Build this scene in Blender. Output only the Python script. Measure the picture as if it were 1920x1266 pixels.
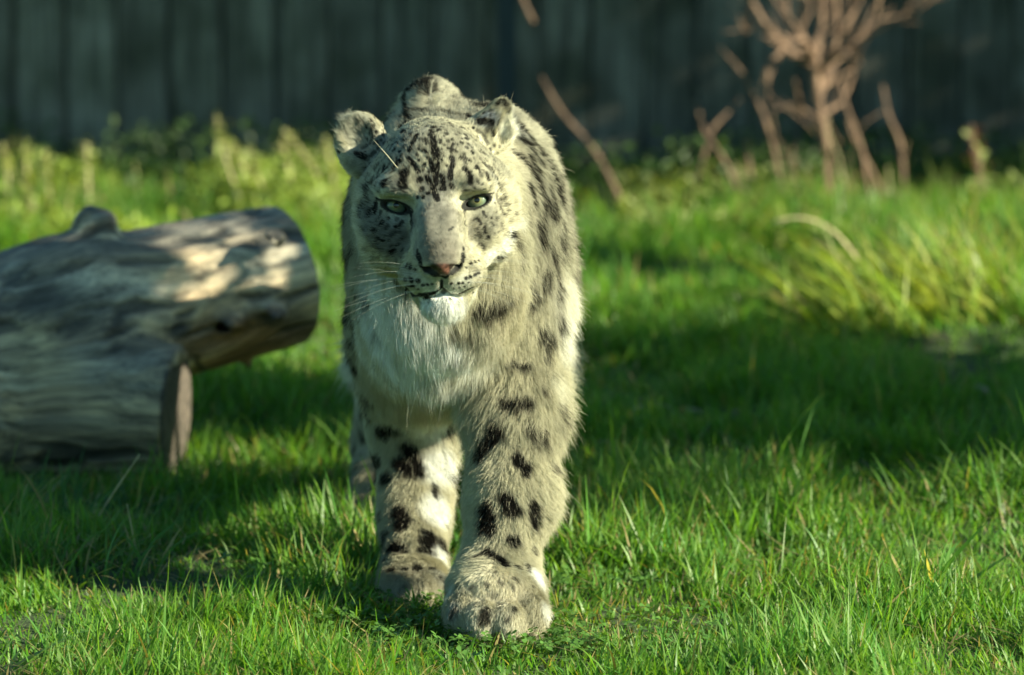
import bpy, math, os, random
import numpy as np
from mathutils import Vector
from mathutils.bvhtree import BVHTree

SKIP = set()
for o in list(bpy.data.objects):
    bpy.data.objects.remove(o, do_unlink=True)
scene = bpy.context.scene
COL = scene.collection

# ------------------------------------------------------------------ camera
CAM_H = 1.30
PITCH = math.radians(8.07)
FOCAL = 200.0
FPX = FOCAL / 36.0 * 1920.0
cam_d = bpy.data.cameras.new('camera')
cam = bpy.data.objects.new('camera', cam_d)
COL.objects.link(cam)
cam.location = (0, 0, CAM_H)
cam.rotation_euler = (math.pi / 2 - PITCH, 0, 0)
cam_d.sensor_width = 36.0
cam_d.lens = FOCAL
cam_d.clip_start = 0.1
cam_d.clip_end = 500.0
cam_d.dof.use_dof = True
cam_d.dof.focus_distance = 6.58
cam_d.dof.aperture_fstop = 5.0
cam_d.dof.aperture_blades = 9
scene.camera = cam

# ------------------------------------------------------------------ light
SUN_EL = 25.0      # degrees above the horizon
SUN_AZ = 20.0      # degrees towards the camera from due right
world = bpy.data.worlds.new('World')
scene.world = world
world.use_nodes = True
wn = world.node_tree
wn.nodes.clear()
w_out = wn.nodes.new('ShaderNodeOutputWorld')
w_bg = wn.nodes.new('ShaderNodeBackground')
w_sky = wn.nodes.new('ShaderNodeTexSky')
w_sky.sky_type = 'NISHITA'
w_sky.sun_disc = False
w_sky.sun_elevation = math.radians(SUN_EL)
w_sky.sun_rotation = math.radians(90.0 + SUN_AZ)
w_sky.dust_density = 0.6
w_mix = wn.nodes.new('ShaderNodeMix')
w_mix.data_type = 'RGBA'
w_mix.blend_type = 'MULTIPLY'
w_mix.inputs[0].default_value = 1.0
w_mix.inputs[7].default_value = (0.64, 1.0, 0.91, 1)
wn.links.new(w_sky.outputs[0], w_mix.inputs[6])
wn.links.new(w_mix.outputs[2], w_bg.inputs[0])
w_bg.inputs[1].default_value = 0.062
wn.links.new(w_bg.outputs[0], w_out.inputs[0])
sun_d = bpy.data.lights.new('sun', 'SUN')
sun_d.energy = 5.0
sun_d.angle = math.radians(0.5)
sun_d.color = (1.0, 0.95, 0.68)
sun = bpy.data.objects.new('sun', sun_d)
COL.objects.link(sun)
SUNV = Vector((math.cos(math.radians(SUN_AZ)) * math.cos(math.radians(SUN_EL)),
               -math.sin(math.radians(SUN_AZ)) * math.cos(math.radians(SUN_EL)),
               math.sin(math.radians(SUN_EL))))
sun.rotation_euler = SUNV.to_track_quat('Z', 'Y').to_euler()
sun.location = (6, 2, 5)

scene.view_settings.view_transform = 'Standard'
scene.view_settings.look = 'None'
scene.view_settings.gamma = 1.0
scene.view_settings.use_curve_mapping = False
scene.view_settings.exposure = 1.56
scene.render.engine = 'CYCLES'
cy = scene.cycles
cy.max_bounces = 6
cy.diffuse_bounces = 3
cy.glossy_bounces = 2
cy.transmission_bounces = 4
cy.transparent_max_bounces = 6
cy.caustics_reflective = False
cy.caustics_refractive = False
cy.use_denoising = True
cy.denoiser = 'OPENIMAGEDENOISE'
cy.denoising_input_passes = 'RGB_ALBEDO_NORMAL'
cy.sample_clamp_indirect = 4.0
scene.cycles_curves.shape = 'RIBBONS'
scene.cycles_curves.subdivisions = 2

# ------------------------------------------------------------------ helpers
CP, SP = math.cos(PITCH), math.sin(PITCH)

def P(px, py, d):
    """World point d metres in front of the camera seen at photo pixel (px, py)."""
    u = (px - 960.0) / FPX
    v = (633.0 - py) / FPX
    dy = CP + v * SP
    t = d / dy
    return np.array((u * t, d, CAM_H + (-SP + v * CP) * t))

def M(px, d):
    """Length in metres of px photo pixels at distance d."""
    return px * d / FPX

def prop(o, label=None, cat=None, group=None, kind=None):
    if label: o['label'] = label
    if cat: o['category'] = cat
    if group: o['group'] = group
    if kind: o['kind'] = kind
    return o

def link(o, parent=None):
    COL.objects.link(o)
    if parent is not None:
        o.parent = parent
    return o

def empty(name, loc):
    o = bpy.data.objects.new(name, None)
    o.empty_display_size = 0.05
    o.location = loc
    COL.objects.link(o)
    return o

def np_mesh(name, verts, faces, smooth=True, mat=None, color=None, attrs=None):
    """faces: (n,3) or (n,4) int array."""
    me = bpy.data.meshes.new(name)
    verts = np.ascontiguousarray(verts, dtype=np.float32)
    faces = np.ascontiguousarray(faces, dtype=np.int32)
    n, k = faces.shape
    me.vertices.add(len(verts))
    me.vertices.foreach_set('co', verts.ravel())
    me.loops.add(n * k)
    me.loops.foreach_set('vertex_index', faces.ravel())
    me.polygons.add(n)
    me.polygons.foreach_set('loop_start', np.arange(0, n * k, k, dtype=np.int32))
    me.polygons.foreach_set('loop_total', np.full(n, k, dtype=np.int32))
    me.polygons.foreach_set('use_smooth', np.full(n, smooth))
    me.update()
    me.validate()
    if color is not None:
        a = me.color_attributes.new('tint', 'FLOAT_COLOR', 'POINT')
        c = np.ones((len(verts), 4), dtype=np.float32)
        c[:, :3] = color
        a.data.foreach_set('color', c.ravel())
    for nm, val in (attrs or {}).items():
        val = np.ascontiguousarray(val, dtype=np.float32)
        if val.ndim == 1:
            a = me.attributes.new(nm, 'FLOAT', 'POINT')
            a.data.foreach_set('value', val)
        else:
            a = me.attributes.new(nm, 'FLOAT_VECTOR', 'POINT')
            a.data.foreach_set('vector', val.ravel())
    if mat is not None:
        me.materials.append(mat)
    return me

_rs = np.random.RandomState(5)
_LAT = _rs.rand(32, 32, 32).astype(np.float32)

def noise3(p, scale=1.0, off=0.0):
    """Smooth value noise 0..1 of points p (n,3)."""
    q = np.asarray(p, dtype=np.float64) * scale + off
    i = np.floor(q).astype(np.int64)
    f = (q - i).astype(np.float32)
    f = f * f * (3 - 2 * f)
    i0 = i & 31
    i1 = (i + 1) & 31
    x0, y0, z0 = i0[:, 0], i0[:, 1], i0[:, 2]
    x1, y1, z1 = i1[:, 0], i1[:, 1], i1[:, 2]
    fx, fy, fz = f[:, 0], f[:, 1], f[:, 2]
    a = _LAT[x0, y0, z0] * (1 - fx) + _LAT[x1, y0, z0] * fx
    b = _LAT[x0, y1, z0] * (1 - fx) + _LAT[x1, y1, z0] * fx
    c = _LAT[x0, y0, z1] * (1 - fx) + _LAT[x1, y0, z1] * fx
    d = _LAT[x0, y1, z1] * (1 - fx) + _LAT[x1, y1, z1] * fx
    return (a * (1 - fy) + b * fy) * (1 - fz) + (c * (1 - fy) + d * fy) * fz

def fbm(p, scale, off=0.0, oct=3):
    r = 0; w = 0; a = 1.0
    for k in range(oct):
        r = r + a * noise3(p, scale * 2 ** k, off + 7.3 * k)
        w += a
        a *= 0.5
    return r / w

def sstep(e0, e1, x):
    t = np.clip((x - e0) / (e1 - e0), 0, 1)
    return t * t * (3 - 2 * t)

def norm(v):
    return v / np.maximum(np.linalg.norm(v, axis=-1, keepdims=True), 1e-9)

# ------------------------------------------------------------------ implicit surfaces
class Field:
    """A signed distance grid on a rectilinear lattice; shapes are blended in locally."""
    def __init__(s, xs, ys, zs, far=0.12):
        s.ax = [np.asarray(a, dtype=np.float32) for a in (xs, ys, zs)]
        s.f = np.full([len(a) for a in s.ax], far, dtype=np.float32)

    def _win(s, lo, hi):
        sl = []
        for a, l, h in zip(s.ax, lo, hi):
            i0, i1 = np.searchsorted(a, [l, h])
            sl.append(slice(max(i0 - 1, 0), min(i1 + 1, len(a))))
        X = s.ax[0][sl[0]][:, None, None]
        Y = s.ax[1][sl[1]][None, :, None]
        Z = s.ax[2][sl[2]][None, None, :]
        return tuple(sl), X, Y, Z

    def _mix(s, sl, d, k, op):
        f = s.f[sl]
        if op == 'add':
            h = np.clip(0.5 + 0.5 * (f - d) / k, 0, 1)
            s.f[sl] = f * (1 - h) + d * h - k * h * (1 - h)
        elif op == 'sub':
            h = np.clip(0.5 - 0.5 * (f + d) / k, 0, 1)
            s.f[sl] = f * (1 - h) - d * h + k * h * (1 - h)

    def ell(s, c, r, k=0.02, op='add', rot=None, pad=None):
        """Ellipsoid, centre c, radii r (3), optional rotation matrix whose columns are its axes."""
        r = np.asarray(r, float)
        m = (pad or (k + 0.02)) + r.max()
        sl, X, Y, Z = s._win(c - m, c + m)
        X = X - c[0]; Y = Y - c[1]; Z = Z - c[2]
        if rot is not None:
            X, Y, Z = [X * rot[0, i] + Y * rot[1, i] + Z * rot[2, i] for i in range(3)]
        k0 = np.sqrt((X / r[0]) ** 2 + (Y / r[1]) ** 2 + (Z / r[2]) ** 2)
        k1 = np.sqrt((X / r[0] ** 2) ** 2 + (Y / r[1] ** 2) ** 2 + (Z / r[2] ** 2) ** 2)
        d = (k0 * (k0 - 1) / np.maximum(k1, 1e-6)).astype(np.float32)
        s._mix(sl, d, k, op)

    def cone(s, a, b, ra, rb, k=0.02, op='add'):
        a = np.asarray(a, float); b = np.asarray(b, float)
        m = max(ra, rb) + k + 0.02
        sl, X, Y, Z = s._win(np.minimum(a, b) - m, np.maximum(a, b) + m)
        ab = b - a
        t = ((X - a[0]) * ab[0] + (Y - a[1]) * ab[1] + (Z - a[2]) * ab[2]) / (ab @ ab)
        t = np.clip(t, 0, 1)
        d = np.sqrt((X - a[0] - t * ab[0]) ** 2 + (Y - a[1] - t * ab[1]) ** 2 + (Z - a[2] - t * ab[2]) ** 2)
        d = (d - (ra + (rb - ra) * t)).astype(np.float32)
        s._mix(sl, d, k, op)

    def mesh(s):
        """Surface nets -> verts, quads."""
        f = s.f
        ins = f < 0
        nx, ny, nz = f.shape
        cell = np.zeros((nx - 1, ny - 1, nz - 1), dtype=np.uint8)
        for dx in (0, 1):
            for dy in (0, 1):
                for dz in (0, 1):
                    cell += ins[dx:nx - 1 + dx, dy:ny - 1 + dy, dz:nz - 1 + dz]
        act = (cell > 0) & (cell < 8)
        ci = np.argwhere(act)
        idx = np.full(act.shape, -1, dtype=np.int32)
        idx[act] = np.arange(len(ci))
        acc = np.zeros((len(ci), 3)); cnt = np.zeros(len(ci))
        corners = [(a, b, c) for a in (0, 1) for b in (0, 1) for c in (0, 1)]
        pts = {}; val = {}
        for co in corners:
            I = ci + np.array(co)
            val[co] = f[I[:, 0], I[:, 1], I[:, 2]]
            pts[co] = np.stack([s.ax[0][I[:, 0]], s.ax[1][I[:, 1]], s.ax[2][I[:, 2]]], 1)
        for co in corners:
            for axis in range(3):
                if co[axis] == 0:
                    c2 = list(co); c2[axis] = 1; c2 = tuple(c2)
                    v0, v1 = val[co], val[c2]
                    cr = (v0 < 0) != (v1 < 0)
                    t = v0 / np.where(v0 == v1, 1, v0 - v1)
                    t = np.where(cr, t, 0)[:, None]
                    p = pts[co] * (1 - t) + pts[c2] * t
                    acc += np.where(cr[:, None], p, 0); cnt += cr
        V = acc / np.maximum(cnt, 1)[:, None]
        Q = []
        for axis in range(3):
            a = [slice(None)] * 3; b = [slice(None)] * 3
            a[axis] = slice(0, -1); b[axis] = slice(1, None)
            A, B = ins[tuple(a)], ins[tuple(b)]
            cr = np.argwhere(A != B)
            o1, o2 = (axis + 1) % 3, (axis + 2) % 3
            ok = (cr[:, o1] > 0) & (cr[:, o2] > 0) & (cr[:, o1] < f.shape[o1] - 1) & (cr[:, o2] < f.shape[o2] - 1)
            cr = cr[ok]
            q = []
            for d1, d2 in ((1, 1), (0, 1), (0, 0), (1, 0)):
                c = cr.copy(); c[:, o1] -= d1; c[:, o2] -= d2
                q.append(idx[c[:, 0], c[:, 1], c[:, 2]])
            q = np.stack(q, 1)
            flip = ~A[cr[:, 0], cr[:, 1], cr[:, 2]]
            q[flip] = q[flip][:, ::-1]
            Q.append(q)
        return V, np.concatenate(Q)

def smooth_mesh(V, Q, n=2, lam=0.5, w=None):
    E = np.concatenate([Q[:, [0, 1]], Q[:, [1, 2]], Q[:, [2, 3]], Q[:, [3, 0]]])
    for _ in range(n):
        S = np.zeros_like(V); c = np.zeros(len(V))
        for k in range(3):
            S[:, k] = np.bincount(E[:, 0], V[E[:, 1], k], len(V)) + np.bincount(E[:, 1], V[E[:, 0], k], len(V))
        c = np.bincount(E[:, 0], minlength=len(V)) + np.bincount(E[:, 1], minlength=len(V))
        L = lam if w is None else (lam * w)[:, None]
        V = V + L * (S / np.maximum(c, 1)[:, None] - V)
    return V

def vert_normals(V, Q):
    n = np.cross(V[Q[:, 2]] - V[Q[:, 0]], V[Q[:, 3]] - V[Q[:, 1]])
    N = np.zeros_like(V)
    for j in range(4):
        for k in range(3):
            N[:, k] += np.bincount(Q[:, j], n[:, k], len(V))
    return norm(N)

def lattice(lo, hi, flo, fhi, fine, coarse):
    a = np.arange(lo, flo, coarse)
    b = np.arange(flo, fhi, fine)
    c = np.arange(fhi, hi, coarse)
    return np.concatenate([a, b, c])

# ------------------------------------------------------------------ material helpers
def new_mat(name):
    m = bpy.data.materials.new(name)
    m.use_nodes = True
    nt = m.node_tree
    nt.nodes.clear()
    out = nt.nodes.new('ShaderNodeOutputMaterial')
    return m, nt, out

def nd(nt, typ, **kw):
    n = nt.nodes.new(typ)
    for k, v in kw.items():
        if k.startswith('_'):
            setattr(n, k[1:], v)
        else:
            n.inputs[k].default_value = v
    return n

def ramp(nt, stops, interp='LINEAR'):
    n = nt.nodes.new('ShaderNodeValToRGB')
    n.color_ramp.interpolation = interp
    el = n.color_ramp.elements
    while len(el) < len(stops):
        el.new(0.5)
    for e, (p, c) in zip(el, stops):
        e.position = p
        e.color = (*c, 1) if len(c) == 3 else c
    return n

# ------------------------------------------------------------------ ground
def g_height(x, y):
    x = np.asarray(x, float); y = np.asarray(y, float)
    p = np.stack([x, y, 0 * x], -1).reshape(-1, 3)
    h = (fbm(p, 1.7, 3.3, 3) - 0.5) * 0.05 + (noise3(p, 7.0, 1.1) - 0.5) * 0.014
    h = h.reshape(x.shape)
    near = np.exp(-(((x + 0.03) / 0.35) ** 2 + ((y - 6.8) / 0.45) ** 2))
    h = h * (1 - near)
    h = h + 0.070 * np.exp(-(((x - 0.80) / 0.26) ** 2 + ((y - 9.35) / 0.42) ** 2))
    h = h + 0.035 * np.exp(-(((x - 0.30) / 0.35) ** 2 + ((y - 9.2) / 0.25) ** 2))
    h = h + 0.030 * np.exp(-(((x - 0.62) / 0.35) ** 2 + ((y - 7.35) / 0.30) ** 2))
    h = h + 0.020 * np.exp(-(((x + 0.50) / 0.25) ** 2 + ((y - 7.05) / 0.25) ** 2))
    h = h - 0.03 * sstep(10.2, 11.6, y) * sstep(16, 12.5, y)
    fade = sstep(40, 8, np.abs(x)) * sstep(60, 14, np.abs(y))
    return h * fade

m_soil, nt, out = new_mat('soil')
tc = nd(nt, 'ShaderNodeTexCoord')
n1 = nd(nt, 'ShaderNodeTexNoise', Scale=9.0, Detail=6.0)
n2 = nd(nt, 'ShaderNodeTexNoise', Scale=160.0, Detail=4.0)
nt.links.new(tc.outputs['Object'], n1.inputs['Vector']); nt.links.new(tc.outputs['Object'], n2.inputs['Vector'])
cr = ramp(nt, [(0.3, (0.030, 0.040, 0.012)), (0.5, (0.030, 0.060, 0.014)), (0.72, (0.060, 0.060, 0.028))])
nt.links.new(n1.outputs[0], cr.inputs[0])
pb = nd(nt, 'ShaderNodeBsdfPrincipled', Roughness=0.95)
bp = nd(nt, 'ShaderNodeBump', Strength=0.8, Distance=0.01)
nt.links.new(n2.outputs[0], bp.inputs['Height']); nt.links.new(bp.outputs[0], pb.inputs['Normal'])
nt.links.new(cr.outputs[0], pb.inputs['Base Color']); nt.links.new(pb.outputs[0], out.inputs[0])

def build_ground():
    xs = np.concatenate([np.linspace(-90, -4, 20)[:-1], np.arange(-4, 4, 0.04), np.linspace(4, 90, 20)])
    ys = np.concatenate([np.linspace(-60, 4, 16)[:-1], np.arange(4, 13, 0.04), np.linspace(13, 150, 24)])
    X, Y = np.meshgrid(xs, ys, indexing='ij')
    V = np.stack([X, Y, g_height(X, Y)], -1).reshape(-1, 3)
    nx, ny = X.shape
    i = np.arange(nx - 1)[:, None] * ny + np.arange(ny - 1)[None, :]
    Q = np.stack([i, i + ny, i + ny + 1, i + 1], -1).reshape(-1, 4)
    me = np_mesh('ground', V, Q, mat=m_soil)
    o = link(bpy.data.objects.new('ground', me))
    prop(o, 'uneven lawn ground of dark soil under the grass', 'ground', kind='structure')
build_ground()

# ------------------------------------------------------------------ blades and leaves
def leaf_mat(name, trans=0.45, rough=0.45, tcol=(1.5, 1.35, 0.5), spec=0.35):
    m, nt, out = new_mat(name)
    at = nd(nt, 'ShaderNodeAttribute', _attribute_name='tint')
    pb = nd(nt, 'ShaderNodeBsdfPrincipled', Roughness=rough)
    pb.inputs['Specular IOR Level'].default_value = spec
    tr = nd(nt, 'ShaderNodeBsdfTranslucent')
    mu = nd(nt, 'ShaderNodeMix', _data_type='RGBA', _blend_type='MULTIPLY')
    mu.inputs[0].default_value = 1.0
    mu.inputs[7].default_value = (*tcol, 1)
    nt.links.new(at.outputs['Color'], pb.inputs['Base Color'])
    nt.links.new(at.outputs['Color'], mu.inputs[6]); nt.links.new(mu.outputs[2], tr.inputs[0])
    ms = nd(nt, 'ShaderNodeMixShader'); ms.inputs[0].default_value = trans
    nt.links.new(pb.outputs[0], ms.inputs[1]); nt.links.new(tr.outputs[0], ms.inputs[2])
    nt.links.new(ms.outputs[0], out.inputs[0])
    return m
m_grass = leaf_mat('grass_blade', 0.5, 0.42, (1.5, 1.5, 0.45), 0.3)
m_leaf = leaf_mat('leaf', 0.35, 0.5)

def blades(root, h, w, az, lean, curve, col, K=4, tipcol=None):
    """Curved tapering blades. root (n,3), arrays h, w, az (lean heading), lean, curve. -> V, F (tris), C"""
    n = len(root)
    t = np.linspace(0, 1, K + 1)
    hx, hy = np.cos(az), np.sin(az)
    V = np.empty((n, 2 * K + 1, 3)); C = np.empty((n, 2 * K + 1, 3))
    tw = np.random.RandomState(n).uniform(-1.2, 1.2, n)
    for i, ti in enumerate(t):
        ang = lean + curve * ti
        s = h * (ti)
        out_ = s * np.sin(lean + curve * ti * 0.5)
        up_ = s * np.cos(lean + curve * ti * 0.5)
        cpt = np.stack([root[:, 0] + hx * out_, root[:, 1] + hy * out_, root[:, 2] + up_], 1)
        wd = w * 0.5 * (1.0 - ti ** 2.2) * (0.75 + 0.25 * min(1, ti * 4))
        a2 = az + math.pi / 2 + tw * (0.4 + ti * 0.6)
        side = np.stack([np.cos(a2), np.sin(a2), 0.15 * np.sin(tw * 3)], 1)
        cc = col * (0.85 + 0.25 * ti)
        if tipcol is not None:
            cc = cc * (1 - 0.5 * ti ** 3) + tipcol * 0.5 * ti ** 3
        if i < K:
            V[:, 2 * i] = cpt - side * wd[:, None]; V[:, 2 * i + 1] = cpt + side * wd[:, None]
            C[:, 2 * i] = cc; C[:, 2 * i + 1] = cc
        else:
            V[:, 2 * K] = cpt; C[:, 2 * K] = cc
    base = (np.arange(n) * (2 * K + 1))[:, None]
    fs = []
    for i in range(K - 1):
        fs.append(base + np.array([2 * i, 2 * i + 1, 2 * i + 3]))
        fs.append(base + np.array([2 * i, 2 * i + 3, 2 * i + 2]))
    fs.append(base + np.array([2 * K - 2, 2 * K - 1, 2 * K]))
    return V.reshape(-1, 3), np.concatenate(fs), C.reshape(-1, 3)

def join(parts):
    Vs, Fs, Cs = [], [], []
    o = 0
    for V, F, C in parts:
        Vs.append(V); Fs.append(F + o); Cs.append(C); o += len(V)
    return np.concatenate(Vs), np.concatenate(Fs), np.concatenate(Cs)

FEET = [(P(930, 1150, 6.62), 0.060, 0.075), (P(777, 1095, 6.87), 0.046, 0.062), (P(700, 965, 7.39), 0.042, 0.06), (P(955, 890, 7.59), 0.042, 0.06)]

def grass_zone(rs, x0, x1, y0, y1, dens, hmin, hmax, wmin, wmax, K, wild=1.0, hole=True, tall=0.04):
    n = int((x1 - x0) * (y1 - y0) * dens)
    x = rs.uniform(x0, x1, n); y = rs.uniform(y0, y1, n)
    p = np.stack([x, y, 0 * x], 1)
    clump = fbm(p, 5.5, 2.2, 3)
    fine = noise3(p, 26, 8.8)
    keep = rs.rand(n) < np.clip(-0.25 + 2.2 * clump + 0.5 * (fine - .5), 0.15, 1)
    # trodden, thinner grass round the front feet
    bare = np.exp(-(((x + 0.03) / 0.26) ** 2 + ((y - 6.62) / 0.30) ** 2))
    keep &= rs.rand(n) > 0.40 * bare
    if hole:
        for c, rx, ry in FEET:
            keep &= (((x - c[0]) / rx) ** 2 + ((y - c[1]) / ry) ** 2) > 1.0
    x, y, clump, fine, bare, p = [q[keep] for q in (x, y, clump, fine, bare, p)]
    n = len(x)
    z = g_height(x, y) - 0.003
    h = hmin + (hmax - hmin) * rs.rand(n) ** 1.5
    h = h * (0.35 + 1.5 * sstep(0.25, 0.8, clump)) * (1 - 0.68 * bare)
    isT = rs.rand(n) < tall * (1 - bare)
    h = np.where(isT, h * 1.6, h)
    w = rs.uniform(wmin, wmax, n) * (0.7 + 0.6 * rs.rand(n))
    head = fbm(p, 2.6, 6.6, 2) * 12.0
    az = head + rs.randn(n) * 1.5
    lean = np.abs(rs.randn(n)) * 0.30 * wild
    flat = rs.rand(n) < 0.16
    lean = np.where(flat, rs.uniform(0.8, 1.35, n), lean)
    curve = rs.uniform(0.1, 1.3, n) * wild
    hue = rs.rand(n)[:, None]
    patch = fbm(p, 3.5, 4.1, 2)[:, None]
    g1 = np.array([0.066, 0.195, 0.028]); g2 = np.array([0.175, 0.300, 0.040]); g3 = np.array([0.050, 0.165, 0.048])
    col = g1 * (1 - hue) + g2 * hue
    col = col * (0.55 + 0.45 * patch) + g3 * (0.45 - 0.45 * patch)
    dry = rs.rand(n) < 0.03 + 0.10 * sstep(0.52, 0.75, fbm(p, 6.0, 12.2, 2)) + 0.08 * bare
    col[dry] = np.array([0.34, 0.27, 0.12]) * rs.uniform(0.6, 1.1, (dry.sum(), 1))
    col = col * rs.uniform(0.75, 1.3, (n, 1))
    tip = np.where(rs.rand(n)[:, None] < 0.3, np.array([0.24, 0.22, 0.09]), col)
    return blades(np.stack([x, y, z], 1), h, w, az, lean, curve, col, K, tip)

def thatch(rs, x0, x1, y0, y1, dens, wmin, wmax):
    """dead straw and bent yellow blades lying between the living ones"""
    n = int((x1 - x0) * (y1 - y0) * dens)
    x = rs.uniform(x0, x1, n); y = rs.uniform(y0, y1, n)
    p = np.stack([x, y, 0 * x], 1)
    k = rs.rand(n) < 0.15 + 1.1 * sstep(0.45, 0.7, fbm(p, 5.0, 15.2, 2))
    x, y = x[k], y[k]; n = len(x)
    z = g_height(x, y) + rs.uniform(0.002, 0.022, n)
    col = np.array([0.36, 0.30, 0.15]) * rs.uniform(0.45, 1.15, (n, 1))
    return blades(np.stack([x, y, z], 1), rs.uniform(0.02, 0.055, n), rs.uniform(wmin, wmax, n), rs.uniform(0, 6.28, n),
                  rs.uniform(0.9, 1.6, n), rs.uniform(-0.3, 0.7, n), col, 4)

def build_grass():
    rs = np.random.RandomState(21)
    fr = [
        grass_zone(rs, -0.85, 0.85, 5.95, 6.9, 40000, 0.022, 0.066, 0.0020, 0.0040, 4),
        grass_zone(rs, -0.90, 0.90, 6.9, 7.75, 38000, 0.022, 0.070, 0.0022, 0.0042, 4),
    ]
    mid = [
        thatch(rs, -0.85, 0.85, 6.0, 7.75, 3000, 0.0012, 0.0024),
        thatch(rs, -1.05, 1.10, 7.75, 9.6, 1300, 0.0018, 0.0034),
        grass_zone(rs, -1.05, 1.10, 7.75, 9.3, 24000, 0.025, 0.065, 0.0022, 0.0042, 3, tall=0.02),
        grass_zone(rs, -1.4, 1.45, 9.3, 10.9, 14000, 0.03, 0.070, 0.003, 0.0058, 3, tall=0.03),
        grass_zone(rs, -1.4, 1.45, 10.9, 12.0, 9000, 0.02, 0.045, 0.003, 0.0058, 3, tall=0.02),
        grass_zone(rs, -3.2, 3.0, 4.6, 5.95, 2500, 0.03, 0.06, 0.004, 0.006, 2),
        grass_zone(rs, -3.2, -1.2, 5.95, 12.1, 2500, 0.03, 0.07, 0.004, 0.007, 2),
        grass_zone(rs, 1.25, 3.2, 5.95, 12.1, 2500, 0.03, 0.07, 0.004, 0.007, 2),
    ]
    for nm, lst in (('lawn_grass', fr + mid),):
        V, F, C = join(lst)
        me = np_mesh(nm, V, F, mat=m_grass, color=C)
        o = link(bpy.data.objects.new('grass', me))
        prop(o, 'short green lawn grass covering the whole enclosure floor', 'grass', kind='stuff')
        print('grass tris', len(F))

def tuft(name, label, c, n, h, w, az0, spread, lean, seed, col=(0.11, 0.20, 0.035), rad=0.05, group=None, cat='grass tuft', K=6, dryf=0.1, curve=(0.5, 1.6), wild=None):
    rs = np.random.RandomState(seed)
    r = rad * np.sqrt(rs.rand(n)); a = rs.uniform(0, 6.28, n)
    x = c[0] + r * np.cos(a); y = c[1] + r * np.sin(a)
    z = g_height(x, y) - 0.004
    col = np.array(col) * rs.uniform(0.7, 1.35, (n, 1)) * np.stack([rs.uniform(0.8, 1.3, n), np.ones(n), np.ones(n)], 1)
    dry = rs.rand(n) < dryf
    col[dry] = (0.36, 0.30, 0.15)
    V, F, C = blades(np.stack([x, y, z], 1), h * rs.uniform(0.55, 1.1, n), w * rs.uniform(0.6, 1.2, n),
                     az0 + rs.randn(n) * spread, np.abs(lean + rs.randn(n) * 0.25), rs.uniform(curve[0], curve[1], n), col, K, col * 1.1)
    base = np.array([c[0], c[1], float(g_height(np.array([c[0]]), np.array([c[1]]))[0])])
    me = np_mesh(name, V - base, F, mat=m_grass, color=C)
    o = link(bpy.data.objects.new(name, me)); o.location = base
    return prop(o, label, cat, group)

def gpt(px, py):
    """ground point under the photo pixel"""
    y = 7.0
    for _ in range(40):
        p = P(px, py, y)
        e = p[2] - g_height(p[:1], p[1:2])[0]
        y += e * 6
        y = min(max(y, 5.0), 13.0)
    p = P(px, py, y)
    return p

def tube(pts, rad, n=8, cap=True):
    pts = np.asarray(pts, float); rad = np.asarray(rad, float)
    T = np.gradient(pts, axis=0); T = norm(T)
    up = np.array([0.31, 0.17, 0.93])
    V = []
    for p, t, r in zip(pts, T, rad):
        s = norm(np.cross(t, up)); u = np.cross(s, t)
        a = np.linspace(0, 2 * math.pi, n, endpoint=False)
        V.append(p + r * (np.cos(a)[:, None] * s + np.sin(a)[:, None] * u))
    V = np.concatenate(V)
    m = len(pts)
    i = np.arange(m - 1)[:, None] * n; j = np.arange(n)[None, :]; k = (j + 1) % n
    Q = np.stack([i + j, i + k, i + n + k, i + n + j], -1).reshape(-1, 4)
    # rounded closed ends
    e0, e1 = len(V), len(V) + 1
    V = np.concatenate([V, pts[:1] - T[:1] * rad[0] * 0.4, pts[-1:] + T[-1:] * rad[-1] * 0.4])
    j = np.arange(n); k = (j + 1) % n
    Q = np.concatenate([Q, np.stack([j * 0 + e0, k, j, j * 0 + e0], 1)[:, [0, 1, 2, 2]], np.stack([j * 0 + e1, (m - 1) * n + j, (m - 1) * n + k, (m - 1) * n + k], 1)])
    return V, Q

def tube_tri(pts, rad, n=7):
    V, Q = tube(pts, rad, n)
    F = np.concatenate([Q[:, [0, 1, 2]], Q[:, [0, 2, 3]]])
    ok = (F[:, 0] != F[:, 1]) & (F[:, 1] != F[:, 2]) & (F[:, 0] != F[:, 2])
    return V, F[ok]

def wander(a, b, n, amp, rs):
    a = np.asarray(a, float); b = np.asarray(b, float)
    t = np.linspace(0, 1, n)[:, None]
    L = np.linalg.norm(b - a)
    w = np.cumsum(rs.randn(n, 3), 0); w -= w[0] + (w[-1] - w[0]) * t
    return a + (b - a) * t + w * amp * L / math.sqrt(n)

def bark_mat(name, c1, c2, sc=60):
    m, nt, out = new_mat(name)
    tc = nd(nt, 'ShaderNodeTexCoord')
    mp = nd(nt, 'ShaderNodeMapping'); mp.inputs['Scale'].default_value = (1, 1, 0.35)
    tn = nd(nt, 'ShaderNodeTexNoise', Scale=float(sc), Detail=5.0)
    nt.links.new(tc.outputs['Object'], mp.inputs[0]); nt.links.new(mp.outputs[0], tn.inputs['Vector'])
    cr = ramp(nt, [(0.35, c1), (0.65, c2)])
    nt.links.new(tn.outputs[0], cr.inputs[0])
    pb = nd(nt, 'ShaderNodeBsdfPrincipled', Roughness=0.8)
    bp = nd(nt, 'ShaderNodeBump', Strength=0.5, Distance=0.004)
    nt.links.new(tn.outputs[0], bp.inputs['Height']); nt.links.new(bp.outputs[0], pb.inputs['Normal'])
    nt.links.new(cr.outputs[0], pb.inputs['Base Color']); nt.links.new(pb.outputs[0], out.inputs[0])
    return m
m_twig = bark_mat('twig_bark', (0.075, 0.042, 0.028), (0.22, 0.135, 0.09))
m_dark_bark = bark_mat('dark_bark', (0.05, 0.04, 0.03), (0.13, 0.10, 0.07))
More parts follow.
